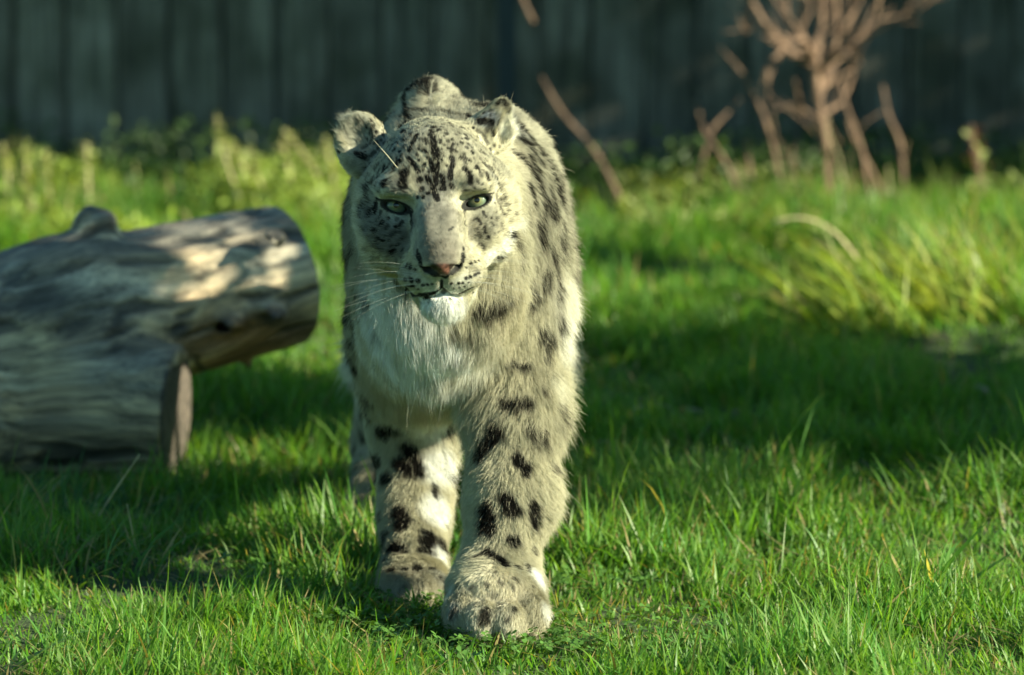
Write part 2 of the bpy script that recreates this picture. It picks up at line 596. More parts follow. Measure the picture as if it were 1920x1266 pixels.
m_stalk = bark_mat('dry_stalk', (0.30, 0.25, 0.13), (0.55, 0.47, 0.28), 90)

# ------------------------------------------------------------------ fence behind
def build_fence():
    m, nt, out = new_mat('weathered_plank')
    tc = nd(nt, 'ShaderNodeTexCoord'); oi = nd(nt, 'ShaderNodeObjectInfo')
    cmb = nd(nt, 'ShaderNodeCombineXYZ'); nt.links.new(oi.outputs['Random'], cmb.inputs[0]); nt.links.new(oi.outputs['Random'], cmb.inputs[2])
    sc_ = nd(nt, 'ShaderNodeVectorMath', _operation='SCALE'); sc_.inputs['Scale'].default_value = 31.0
    nt.links.new(cmb.outputs[0], sc_.inputs[0])
    ad = nd(nt, 'ShaderNodeVectorMath', _operation='ADD'); nt.links.new(tc.outputs['Object'], ad.inputs[0]); nt.links.new(sc_.outputs[0], ad.inputs[1])
    mp = nd(nt, 'ShaderNodeMapping'); mp.inputs['Scale'].default_value = (1, 1, 0.06)
    nt.links.new(ad.outputs[0], mp.inputs[0])
    g = nd(nt, 'ShaderNodeTexNoise', Scale=70.0, Detail=6.0, Roughness=0.65); nt.links.new(mp.outputs[0], g.inputs['Vector'])
    st = nd(nt, 'ShaderNodeTexNoise', Scale=5.5, Detail=4.0); nt.links.new(ad.outputs[0], st.inputs['Vector'])
    cr = ramp(nt, [(0.30, (0.060, 0.056, 0.046)), (0.52, (0.150, 0.142, 0.118)), (0.72, (0.30, 0.285, 0.235))])
    nt.links.new(g.outputs[0], cr.inputs[0])
    sr = ramp(nt, [(0.36, (0.22, 0.26, 0.16)), (0.60, (1, 1, 1))]); nt.links.new(st.outputs[0], sr.inputs[0])
    mm = nd(nt, 'ShaderNodeMix', _data_type='RGBA', _blend_type='MULTIPLY'); mm.inputs[0].default_value = 0.85
    nt.links.new(cr.outputs[0], mm.inputs[6]); nt.links.new(sr.outputs[0], mm.inputs[7])
    # each board weathered to its own tone
    mr = nd(nt, 'ShaderNodeMapRange'); mr.inputs['To Min'].default_value = 0.72; mr.inputs['To Max'].default_value = 1.1
    nt.links.new(oi.outputs['Random'], mr.inputs['Value'])
    m3 = nd(nt, 'ShaderNodeMix', _data_type='RGBA', _blend_type='MULTIPLY'); m3.inputs[0].default_value = 1.0
    nt.links.new(mm.outputs[2], m3.inputs[6]); nt.links.new(mr.outputs[0], m3.inputs[7])
    pb = nd(nt, 'ShaderNodeBsdfPrincipled', Roughness=0.85)
    bp = nd(nt, 'ShaderNodeBump', Strength=0.6, Distance=0.003); nt.links.new(g.outputs[0], bp.inputs['Height']); nt.links.new(bp.outputs[0], pb.inputs['Normal'])
    nt.links.new(m3.outputs[2], pb.inputs['Base Color']); nt.links.new(pb.outputs[0], out.inputs[0])
    root = empty('timber_fence', (0, 12.05, 0))
    prop(root, 'weathered grey upright board fence along the back of the enclosure', 'fence')
    rs = np.random.RandomState(8)
    metas = []
    for k in range(4):
        w, t, h = 0.106, 0.018, 2.1
        x = np.array([-w / 2, w / 2]); ys = np.array([-t / 2, t / 2])
        zz = np.linspace(-0.06, h, 9)
        b = 0.003
        ring = np.array([[-w/2+b, -t/2], [w/2-b, -t/2], [w/2, -t/2+b], [w/2, t/2], [-w/2, t/2], [-w/2, -t/2+b]])
        V = []; 
        for z in zz:
            off = rs.uniform(-0.0015, 0.0015, 2)
            V.append(np.column_stack([ring + off, np.full(6, z + (rs.uniform(-.004, .004) if z > 2 else 0))]))
        V = np.concatenate(V); n = 6; mrow = len(zz)
        i = np.arange(mrow - 1)[:, None] * n; j = np.arange(n)[None, :]; kk = (j + 1) % n
        Q = np.stack([i + j, i + kk, i + n + kk, i + n + j], -1).reshape(-1, 4)
        top = (mrow - 1) * n
        Q = np.concatenate([Q, [[top, top + 1, top + 2, top + 3], [top, top + 3, top + 4, top + 5]]])
        metas.append(np_mesh('plank', V, Q, smooth=False, mat=m))
    pitch = 0.112
    for i in range(-32, 18):
        o = bpy.data.objects.new('plank', metas[rs.randint(4)])
        o.location = (i * pitch + rs.uniform(-.002, .002), rs.uniform(-0.004, 0.004), rs.uniform(-.03, .02))
        o.rotation_euler = (rs.uniform(-.004, .004), rs.uniform(-.004, .004), rs.uniform(-.03, .03))
        link(o, root)
        o = bpy.data.objects.new('plank', metas[rs.randint(4)])
        o.location = ((i + 0.5) * pitch, 0.0235, rs.uniform(-.04, -.01))
        link(o, root)
    for z in (0.38, 1.7):
        me = np_mesh('rail', np.array([[x, y, zz] for x in (-3.6, 2.0) for y in (0.036, 0.080) for zz in (z - .045, z + .045)]),
                     np.array([[0, 1, 3, 2], [4, 6, 7, 5], [0, 4, 5, 1], [2, 3, 7, 6], [0, 2, 6, 4], [1, 5, 7, 3]]), smooth=False, mat=m)
        link(bpy.data.objects.new('rail', me), root)
    # steel post in front of the boards
    mp_, nt, out = new_mat('painted_steel')
    pb = nd(nt, 'ShaderNodeBsdfPrincipled', Roughness=0.5, Metallic=0.1)
    tn = nd(nt, 'ShaderNodeTexNoise', Scale=30.0)
    cr = ramp(nt, [(0.3, (0.003, 0.010, 0.018)), (0.7, (0.008, 0.024, 0.036))]); nt.links.new(tn.outputs[0], cr.inputs[0])
    nt.links.new(cr.outputs[0], pb.inputs['Base Color']); nt.links.new(pb.outputs[0], out.inputs[0])
    pr = empty('metal_post', (float(P(950, 100, 11.9)[0]), 11.90, 0))
    prop(pr, 'dark blue square steel post standing in front of the board fence', 'post')
    a, b = 0.021, 0.003
    ring = np.array([[-a, -a + b], [-a + b, -a], [a - b, -a], [a, -a + b], [a, a - b], [a - b, a], [-a + b, a], [-a, a - b]])
    V = np.concatenate([np.column_stack([ring, np.full(8, z)]) for z in (-0.1, 0.7, 1.5, 2.3)])
    i = np.arange(3)[:, None] * 8; j = np.arange(8)[None, :]; kk = (j + 1) % 8
    Q = np.stack([i + j, i + kk, i + 8 + kk, i + 8 + j], -1).reshape(-1, 4)
    link(bpy.data.objects.new('shaft', np_mesh('shaft', V, Q, smooth=False, mat=mp_)), pr)
    c = 0.025
    V = np.array([[x, y, z] for x in (-c, c) for y in (-c, c) for z in (2.3, 2.325)])
    link(bpy.data.objects.new('cap', np_mesh('cap', V, np.array([[0, 1, 3, 2], [4, 6, 7, 5], [0, 4, 5, 1], [2, 3, 7, 6], [0, 2, 6, 4], [1, 5, 7, 3]]), smooth=False, mat=mp_)), pr)
build_fence()

# ------------------------------------------------------------------ fallen forked log
def build_log():
    m, nt, out = new_mat('weathered_wood')
    at = nd(nt, 'ShaderNodeAttribute', _attribute_name='tint')
    gr = nd(nt, 'ShaderNodeAttribute', _attribute_name='grain')
    tn = nd(nt, 'ShaderNodeTexNoise', Scale=5.0, Detail=9.0, Roughness=0.72); nt.links.new(gr.outputs['Vector'], tn.inputs['Vector'])
    cr = ramp(nt, [(0.36, (0.25, 0.25, 0.26)), (0.50, (0.95, 0.95, 0.95)), (0.64, (1.7, 1.65, 1.55))]); nt.links.new(tn.outputs[0], cr.inputs[0])
    mm = nd(nt, 'ShaderNodeMix', _data_type='RGBA', _blend_type='MULTIPLY'); mm.inputs[0].default_value = 1.0
    nt.links.new(at.outputs['Color'], mm.inputs[6]); nt.links.new(cr.outputs[0], mm.inputs[7])
    pb = nd(nt, 'ShaderNodeBsdfPrincipled', Roughness=0.62)
    bp = nd(nt, 'ShaderNodeBump', Strength=0.9, Distance=0.006); nt.links.new(tn.outputs[0], bp.inputs['Height']); nt.links.new(bp.outputs[0], pb.inputs['Normal'])
    nt.links.new(mm.outputs[2], pb.inputs['Base Color']); nt.links.new(pb.outputs[0], out.inputs[0])
    xs = np.arange(-1.75, -0.16, 0.0045); ys = np.arange(7.52, 8.35, 0.005); zs = np.arange(-0.06, 0.42, 0.0045)
    F = Field(xs, ys, zs, far=0.1)
    A = P(-900, 760, 7.80); B = P(-150, 700, 7.88); C = P(130, 610, 7.94); D = P(700, 478, 8.19)
    F.cone(A, B, 0.150, 0.142, k=0.03)
    F.cone(B, C, 0.138, 0.122, k=0.04)
    F.cone(C, D, 0.114, 0.097, k=0.05)
    E = P(-40, 765, 7.84); G = P(420, 782, 7.81)
    F2 = Field(xs, ys, zs, far=0.1)
    F2.cone(E + np.array([0, 0.03, 0]), G + np.array([0, 0.03, 0]), 0.104, 0.086, k=0.02)
    F.ell(P(180, 425, 7.96), (0.034, 0.03, 0.026), k=0.02)
    F.ell(P(168, 408, 7.96), (0.014, 0.016, 0.018), k=0.008)
    F.ell(P(205, 415, 7.95), (0.012, 0.014, 0.014), k=0.008)
    for x, y in ((432, 604), (515, 590), (510, 450)):
        c = P(x, y, 7.96)
        F.ell(c, (0.018, 0.040, 0.011), k=0.020)
        F.ell(P(x - 12, y + 6, 7.955), (0.014, 0.035, 0.008), k=0.008, op='sub')
    F.cone(P(455, 650, 8.06), P(468, 690, 8.06), 0.014, 0.003, k=0.012)
    X, Y, Z = np.meshgrid(xs[:], ys, zs, indexing='ij', sparse=True)
    # sawn ends
    ax1 = norm(D - C); c1 = P(548, 520, 8.10)
    p1 = ax1[0] * (X - c1[0]) + ax1[1] * (Y - c1[1]) + ax1[2] * (Z - c1[2])
    n2 = norm(np.array([0.98, -0.18, -0.03])); c2 = P(318, 780, 7.80)
    p2 = n2[0] * (X - c2[0]) + n2[1] * (Y - c2[1]) + n2[2] * (Z - c2[2])
    F.f = np.maximum(F.f, p1.astype(np.float32))
    f2 = np.maximum(F2.f, p2.astype(np.float32))
    kk = (0.030 + 0.050 * sstep(c2[0] + 0.01, c2[0] - 0.22, X)).astype(np.float32)
    hh = np.clip(0.5 + 0.5 * (F.f - f2) / kk, 0, 1)
    F.f = F.f * (1 - hh) + f2 * hh - kk * hh * (1 - hh)
    V, Q = F.mesh()
    V = smooth_mesh(V, Q, 1, 0.5)
    N = vert_normals(V, Q)
    px, py, d = to_px(V)
    # grain direction: along the trunk and limbs
    dU = norm(D - B); dL = norm(G - E)
    wl = sstep(0.20, 0.06, V[:, 2]) * sstep(-1.3, -0.7, V[:, 0])
    ax = norm(dU[None] * (1 - wl[:, None]) + dL[None] * wl[:, None])
    VO = V - np.array([-0.62, 7.86, 0.12])
    along = (VO * ax).sum(1)
    across = VO - ax * along[:, None]
    warp = np.stack([fbm(V, 9, o, 2) - 0.5 for o in (1, 7, 13)], 1)
    grain = across * 13.0 + ax * along[:, None] * 2.2 + warp * 0.45
    cut1 = np.abs((V - c1) @ ax1) < 0.004
    cut2 = (np.abs((V - c2) @ n2) < 0.004) & (V[:, 2] < 0.15)
    cut = cut1 | cut2
    g1 = fbm(grain, 1.6, 2.0, 4)
    V = V + N * ((g1 - 0.5) * 0.016 * (~cut))[:, None]
    crack = sstep(0.60, 0.68, fbm(grain, 2.4, 31.0, 3))
    V = V - N * (crack * 0.005 * (~cut))[:, None]
    base = np.array([0.380, 0.290, 0.185])
    pale = np.array([0.54, 0.48, 0.38]); darkc = np.array([0.050, 0.050, 0.050]); rust = np.array([0.22, 0.115, 0.055])
    tan = np.array([0.34, 0.27, 0.16])
    col = np.tile(base, (len(V), 1)) * (0.6 + 0.8 * fbm(grain, 3.0, 5.0, 3))[:, None]
    def blend(c, a):
        nonlocal col
        col = col * (1 - a[:, None]) + c * a[:, None]
    pn = fbm(grain, 1.9, 17.0, 4)
    blend(pale, sstep(0.50, 0.62, pn) * 0.85 * (0.4 + 0.6 * sstep(-1.0, -0.75, V[:, 0])))
    blend(darkc, sstep(0.52, 0.66, fbm(grain, 1.7, 41.0, 4)) * 0.75)
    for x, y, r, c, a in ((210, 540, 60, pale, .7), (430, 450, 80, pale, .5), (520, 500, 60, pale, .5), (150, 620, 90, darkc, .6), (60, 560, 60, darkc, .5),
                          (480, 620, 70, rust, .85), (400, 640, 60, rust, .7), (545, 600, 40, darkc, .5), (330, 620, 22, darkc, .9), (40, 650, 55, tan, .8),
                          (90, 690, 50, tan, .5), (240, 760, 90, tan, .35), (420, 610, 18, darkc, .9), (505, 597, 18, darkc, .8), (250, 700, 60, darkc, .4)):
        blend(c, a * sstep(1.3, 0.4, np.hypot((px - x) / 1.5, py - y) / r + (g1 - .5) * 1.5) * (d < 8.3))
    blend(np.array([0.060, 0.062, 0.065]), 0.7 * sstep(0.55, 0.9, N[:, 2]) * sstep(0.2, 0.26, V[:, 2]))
    blend(darkc * 0.6, crack * 0.8)
    rr = np.linalg.norm(V - c2, axis=1)
    blend(np.array([0.075, 0.060, 0.050]) * (0.7 + 0.5 * np.sin(rr * 900)[:, None] * 0.5 + 0.3), cut2 * 1.0)
    blend(np.array([0.20, 0.16, 0.11]), cut1 * 1.0)
    col *= 1.10
    o0 = np.array([-0.75, 7.9, 0])
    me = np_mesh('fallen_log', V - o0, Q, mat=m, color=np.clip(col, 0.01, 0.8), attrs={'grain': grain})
    o = link(bpy.data.objects.new('fallen_log', me)); o.location = o0
    prop(o, 'barkless grey brown forked log lying on the grass with two sawn ends', 'log')
def to_px(p):
    """World points -> photo pixel coordinates and distance."""
    v = p - np.array([0, 0, CAM_H])
    zc = v[:, 1] * CP - v[:, 2] * SP
    yc = v[:, 1] * SP + v[:, 2] * CP
    return 960 + v[:, 0] / zc * FPX, 633 - yc / zc * FPX, p[:, 1]
build_log()

# ------------------------------------------------------------------ unseen shrubs added to shade the lawn from the right
def leafy(rs, pts, size, col, nrm=None):
    """rhombic leaves at pts"""
    n = len(pts)
    a = norm(rs.randn(n, 3) + (0 if nrm is None else nrm)); b = norm(np.cross(a, rs.randn(n, 3)))
    s = size * rs.uniform(0.6, 1.3, n)[:, None]
    c = np.cross(a, b)
    V = np.stack([pts, pts + b * s * 0.5 + c * s * 0.28 + a * s * .06, pts + b * s, pts + b * s * 0.5 - c * s * 0.28 + a * s * .06], 1).reshape(-1, 3)
    base = (np.arange(n) * 4)[:, None]
    F = np.concatenate([base + np.array([0, 1, 2]), base + np.array([0, 2, 3])])
    cc = np.repeat(np.array(col) * rs.uniform(0.6, 1.4, (n, 1)), 4, axis=0)
    return V, F, cc

def shrub(name, label, boxes, n, size, seed, trunk_r=0.03, stems=4):
    rs = np.random.RandomState(seed)
    c0 = np.array(boxes[0][0])
    root = empty(name, (c0[0], c0[1], float(g_height(c0[:1], c0[1:2])[0])))
    prop(root, label, 'shrub')
    rl = np.array(root.location)
    tot = sum(r[0] * r[1] * r[2] for _, r in boxes)
    pts = []
    for c, r in boxes:
        m = int(n * r[0] * r[1] * r[2] / tot)
        v = norm(rs.randn(m, 3)) * (rs.rand(m, 1) ** 0.45) * np.array(r)
        pts.append(np.array(c) + v)
    pts = np.concatenate(pts); pts = pts[pts[:, 2] > 0.02]
    V, F, C = leafy(rs, pts, size, (0.05, 0.085, 0.025))
    me = np_mesh('foliage', V - rl, F, smooth=False, mat=m_leaf, color=C)
    link(bpy.data.objects.new('foliage', me), root)
    for k in range(stems):
        c, r = boxes[rs.randint(len(boxes))]
        a = np.array([c[0] + rs.uniform(-.1, .1), c[1] + rs.uniform(-.2, .2), -0.02]); b = np.array(c) + norm(rs.randn(3)) * np.array(r) * 0.5
        Vt, Ft = tube_tri(wander(a, b, 7, 0.05, rs), np.linspace(trunk_r, trunk_r * .3, 7))
        link(bpy.data.objects.new('stem', np_mesh('stem', Vt - rl, Ft, mat=m_dark_bark)), root)

# ------------------------------------------------------------------ snow leopard
R3 = lambda px, d: M(px, d)

def HD(s, t, dd):
    """Head point: s px right, t px down of the point between the eyes, dd metres behind the eye plane."""
    return P(818 + s * 0.998 + t * 0.085, 380 - s * 0.05 + t, 6.44 + dd)

HM = 6.44 / FPX  # metres per pixel on the head

EYES = [(-76, 3), (76, 1)]

def build_leopard_field():
    x0 = lattice(-0.36, 0.22, -0.225, 0.03, 0.0018, 0.005)
    y0 = lattice(6.30, 8.75, 6.31, 6.64, 0.0022, 0.006)
    z0 = lattice(-0.03, 0.68, 0.385, 0.655, 0.0018, 0.005)
    F = Field(x0, y0, z0)
    # trunk
    F.ell(P(868, 565, 6.95), (0.118, 0.17, 0.135), k=0.05)
    F.ell(P(880, 480, 7.20), (0.125, 0.26, 0.140), k=0.06)
    F.ell(P(898, 425, 7.50), (0.115, 0.20, 0.150), k=0.06)
    F.ell(P(903, 560, 7.30), (0.104, 0.26, 0.115), k=0.05)
    # shoulder blades and neck
    F.ell(P(808, 290, 6.93), (0.052, 0.11, 0.092), k=0.04)
    F.ell(P(935, 330, 6.88), (0.055, 0.10, 0.085), k=0.05)
    F.ell(P(766, 480, 6.86), (0.068, 0.10, 0.15), k=0.05)
    F.ell(P(952, 500, 6.84), (0.066, 0.10, 0.16), k=0.05)
    F.cone(P(850, 400, 6.85), P(815, 370, 6.62), 0.105, 0.088, k=0.05)
    F.ell(P(828, 590, 6.77), (0.080, 0.07, 0.090), k=0.05)
    F.ell(P(840, 520, 6.68), (0.085, 0.06, 0.10), k=0.04)
    # right foreleg (viewer's right), stepping forward
    F.cone(P(953, 600, 6.81), P(958, 770, 6.77), 0.057, 0.049, k=0.035)
    F.cone(P(965, 770, 6.77), P(954, 930, 6.72), 0.050, 0.045, k=0.03)
    F.cone(P(954, 930, 6.72), P(936, 1060, 6.68), 0.044, 0.043, k=0.03)
    F.ell(P(930, 1108, 6.645), (0.056, 0.066, 0.041), k=0.025)
    F.ell(P(930, 1160, 6.64), (0.053, 0.066, 0.020), k=0.02)
    for x, y, d in ((868, 1150, 6.60), (907, 1164, 6.575), (954, 1166, 6.573), (996, 1150, 6.60)):
        F.ell(P(x, y, d), (0.0180, 0.034, 0.024), k=0.013)
    # left foreleg
    F.cone(P(760, 620, 6.95), P(772, 800, 7.03), 0.064, 0.047, k=0.04)
    F.cone(P(772, 800, 7.03), P(778, 960, 6.99), 0.046, 0.037, k=0.03)
    F.cone(P(778, 960, 6.99), P(778, 1050, 6.93), 0.037, 0.037, k=0.03)
    F.ell(P(776, 1085, 6.88), (0.042, 0.062, 0.028), k=0.02)
    for x, y, d in ((737, 1098, 6.84), (763, 1106, 6.82), (793, 1106, 6.82), (818, 1098, 6.84)):
        F.ell(P(x, y, d), (0.014, 0.026, 0.017), k=0.01)
    # hind legs
    for (tx, ty, td), (kx, ky, kd), (hx, hy, hd), (px, py, pd) in (
            ((820, 540, 7.52), (752, 680, 7.40), (712, 830, 7.60), (700, 955, 7.42)),
            ((940, 530, 7.55), (962, 690, 7.45), (975, 800, 7.72), (955, 885, 7.62))):
        F.cone(P(tx, ty, td), P(kx, ky, kd), 0.078, 0.050, k=0.05)
        F.cone(P(kx, ky, kd), P(hx, hy, hd), 0.055, 0.033, k=0.03)
        F.cone(P(hx, hy, hd), P(px, py - 30, pd), 0.030, 0.028, k=0.025)
        F.ell(P(px, py, pd - 0.03), (0.038, 0.065, 0.024), k=0.02)
    # tail
    tail = [P(900, 330, 7.66), P(890, 420, 7.85), P(880, 540, 8.0), P(870, 650, 8.12), P(862, 690, 8.3), P(858, 660, 8.5)]
    for a, b, ra, rb in zip(tail, tail[1:], (0.045, 0.040, 0.037, 0.036, 0.035), (0.040, 0.037, 0.036, 0.035, 0.030)):
        F.cone(a, b, ra, rb, k=0.03)
    # --- head
    k = 0.016
    F.ell(HD(0, -60, 0.07), (0.062, 0.085, 0.061), k=0.03)          # cranium
    F.ell(HD(0, -30, 0.03), (0.070, 0.055, 0.058), k=0.025)
    for s in (-1, 1):
        F.ell(HD(s * 97, 14, 0.062), (0.032, 0.055, 0.052), k=0.028)   # cheeks
        F.ell(HD(s * 74, 76, 0.095), (0.028, 0.050, 0.036), k=0.028)   # jowls
        F.ell(HD(s * 62, -33, -0.008), (0.030, 0.024, 0.0170), k=0.013)   # brow
        F.ell(HD(s * 72, 48, 0.012), (0.028, 0.026, 0.026), k=0.018)  # cheek bone
    F.cone(HD(0, -30, 0.012), HD(0, 92, -0.060), 0.030, 0.029, k=0.016)   # bridge
    F.ell(HD(-17, 60, -0.040), (0.016, 0.035, 0.030), k=0.012)
    F.ell(HD(17, 60, -0.040), (0.016, 0.035, 0.030), k=0.012)
    for s in (-1, 1):
        F.ell(HD(s * 60, 88, 0.022), (0.023, 0.034, 0.027), k=0.020)
    F.ell(HD(0, 128, -0.020), (0.044, 0.055, 0.032), k=0.02)         # muzzle mass
    for s in (-1, 1):
        F.ell(HD(s * 39, 134, -0.042), (0.0255, 0.030, 0.0200), k=0.010)  # whisker pads
    F.ell(HD(0, 112, -0.078), (0.020, 0.016, 0.013), k=0.010)        # nose
    F.ell(HD(-33, 104, -0.056), (0.0125, 0.016, 0.014), k=0.010)
    F.ell(HD(33, 104, -0.056), (0.0125, 0.016, 0.014), k=0.010)
    F.ell(HD(-2, 188, -0.036), (0.0240, 0.026, 0.0180), k=0.018)        # chin
    F.ell(HD(0, 160, 0.024), (0.038, 0.050, 0.028), k=0.022)          # lower jaw
    # philtrum and mouth line
    F.cone(HD(0, 142, -0.081), HD(0, 166, -0.068), 0.0022, 0.0022, k=0.006, op='sub')
    for s in (-1, 1):
        F.cone(HD(0, 168, -0.064), HD(s * 45, 182, -0.046), 0.0016, 0.0022, k=0.006, op='sub')
        F.cone(HD(s * 45, 182, -0.046), HD(s * 74, 160, -0.016), 0.0020, 0.0014, k=0.006, op='sub')
        # nostrils
        F.cone(HD(s * 15, 129, -0.093), HD(s * 27, 122, -0.080), 0.0034, 0.0036, k=0.005, op='sub')
        F.cone(HD(s * 27, 122, -0.080), HD(s * 38, 106, -0.068), 0.0030, 0.0014, k=0.004, op='sub')
    # eye sockets and lids
    for ex, ey in EYES:
        sg = -1 if ex < 0 else 1
        F.ell(HD(ex * 0.96, ey + 2, -0.022), (0.019, 0.016, 0.011), k=0.012, op='sub')
        F.ell(HD(ex, ey, 0.010), (0.0182, 0.0182, 0.0165), k=0.007)
        # almond opening: thin lens through the lid shell
        for w, h, dy in ((0.0138, 0.0051, 0.0), ):
            c = HD(ex, ey + 2, -0.006)
            a = 0.30 * sg
            rot = np.array([[math.cos(a), 0, -math.sin(a)], [0, 1, 0], [math.sin(a), 0, math.cos(a)]])
            F.ell(c, (w, 0.020, h), k=0.003, op='sub', rot=rot)
    # ears
    # viewer's left ear: round cup opening outwards
    ca = HD(-132, -133, 0.105)
    F.ell(ca, (0.0245, 0.014, 0.0260), k=0.014)
    F.ell(HD(-130, -105, 0.105), (0.026, 0.020, 0.030), k=0.02)
    F.ell(HD(-136, -133, 0.087), (0.0195, 0.0130, 0.0205), k=0.006, op='sub')
    # viewer's right ear, turned outwards
    F.ell(HD(118, -138, 0.105), (0.015, 0.022, 0.033), k=0.012, rot=np.array([[0.93, 0, 0.36], [0, 1, 0], [-0.36, 0, 0.93]]))
    F.ell(HD(104, -124, 0.10), (0.030, 0.024, 0.020), k=0.02)
    F.ell(HD(143, -138, 0.086), (0.012, 0.018, 0.026), k=0.005, op='sub', rot=np.array([[0.93, 0, 0.36], [0, 1, 0], [-0.36, 0, 0.93]]))
    return F

LF = build_leopard_field()
LV, LQ = LF.mesh()
LV = smooth_mesh(LV, LQ, 2, 0.5)
LN = vert_normals(LV, LQ)
print('leopard verts', len(LV), 'watertight field')

# ---- coat markings and painted toe creases: every mark is a chain of points laid on the skin
LBVH = BVHTree.FromPolygons(LV.tolist(), LQ.tolist(), all_triangles=False, epsilon=0.0)
CAMV = Vector((0, 0, CAM_H))

def on_skin(px, py):
    p = P(px, py, 7.0)
    d = (Vector(p) - CAMV).normalized()
    h = LBVH.ray_cast(CAMV, d, 12.0)
    if h[0] is None:
        h = LBVH.find_nearest(Vector(P(px, py, 6.8)))
    return np.array(h[0]), np.array(h[1])

MARKS = []      # (points (n,3), radius m, strength)

def marks(ox, oy, sc, rows, wide=1.0):
    for pts, w, st in rows:
        Q = [on_skin(ox + x / sc, oy + y / sc)[0] for x, y in pts]
        if len(Q) == 1:
            Q = [Q[0], Q[0] + 1e-5]
        MARKS.append((np.array(Q), w * wide / sc * Q[0][1] / FPX, min(1.0, st * 1.18)))

FACE1 = [
 ([(665,860),(655,960)],30,1),([(700,740),(740,790),(775,850)],14,1),([(790,915)],20,1),([(803,990)],19,1),([(815,1050)],13,1),
 ([(770,1055)],11,.9),([(840,890),(870,940)],14,1),([(855,1020)],11,1),([(910,670),(925,740)],24,.95),([(880,520),(885,640)],13,.8),
 ([(900,850),(910,920)],12,.9),([(945,880)],14,1),([(970,930),(980,980)],16,1),([(1038,965)],18,1),([(955,990)],12,.9),([(905,1050)],12,.8),
 ([(1040,740),(1050,790),(1030,850),(1030,900)],15,1),([(1110,740),(1150,745),(1190,770)],9,.9),([(1150,830),(1185,880),(1190,930)],18,.85),
 ([(1240,810),(1270,860)],12,.9),([(1310,870),(1330,910)],13,.9),([(1290,780),(1370,870),(1440,980),(1475,1080),(1480,1150)],8,.95),
 ([(530,820),(470,880),(420,950)],10,1),([(640,760),(580,820)],14,.95),([(520,920),(505,950)],20,1),([(380,960),(370,1040)],14,1),
 ([(262,1060),(250,1110)],13,1),([(340,1100),(320,1180)],17,1),([(390,1150),(380,1200)],14,1),([(280,1230)],16,1),([(440,1100),(430,1170)],17,.9),
 ([(665,605)],15,1),([(765,560),(740,620)],13,.95),([(710,680)],17,1),([(820,680)],12,.9),([(830,600)],15,.8),([(720,550)],12,.9),
 ([(640,500),(660,540)],15,.9),([(570,590),(540,620)],10,.9),([(615,620)],9,.9),([(585,675)],13,.9),([(632,690)],10,.9),([(500,560)],14,.7),
 ([(480,600)],12,.7),([(900,500)],17,.8),([(940,520)],13,.8),([(1000,550)],15,.7),([(950,600)],10,.8),([(1115,505),(1150,520)],14,1),
 ([(1160,590)],15,.85),([(1120,620)],12,.8),([(1065,680)],11,.7),([(1160,660)],12,.7),([(1010,665),(1080,690)],8,.8),([(1020,470)],12,.8),([(1080,560)],9,.7),
 ([(1200,660)],8,.6),([(975,640)],9,.7),([(860,560)],10,.8),([(780,640)],9,.6),([(850,740)],12,.7),([(825,795)],13,.9),([(860,850)],9,.9),([(930,810)],9,.8),
 ([(700,390),(760,370),(850,385)],15,.75),([(930,380),(1020,400),(1100,420),(1180,415)],17,.9),([(600,430)],14,.7),([(650,425)],13,.7),([(560,490)],12,.7),
 ([(820,450)],14,.6),([(870,460)],12,.7),([(740,450)],14,.6),([(690,470)],10,.6),([(960,450)],10,.6),
 ([(850,150),(835,240)],18,.75),([(905,165),(915,225)],16,.75),([(800,190),(780,240),(830,262)],14,.7),([(960,225)],17,.7),([(1055,275)],22,.7),
 ([(1000,190)],12,.6),([(690,225),(600,290)],20,.85),([(560,315)],15,.8),([(520,345),(470,395)],18,.8),([(640,240)],12,.7),([(740,300)],14,.5),([(670,330)],12,.5),
 ([(1100,330)],12,.6),([(1010,330)],12,.5),([(290,705),(350,735)],20,.95),([(190,345),(260,335),(330,372),(400,450)],9,.85),([(150,690)],13,.9),([(160,810)],15,.8),
 ([(1480,268),(1440,320)],22,1),([(1185,430),(1270,455),(1390,470)],22,.9),([(1330,520)],15,.6),([(1240,390)],12,.7),
 ([(560,1290)],1,.1),
]
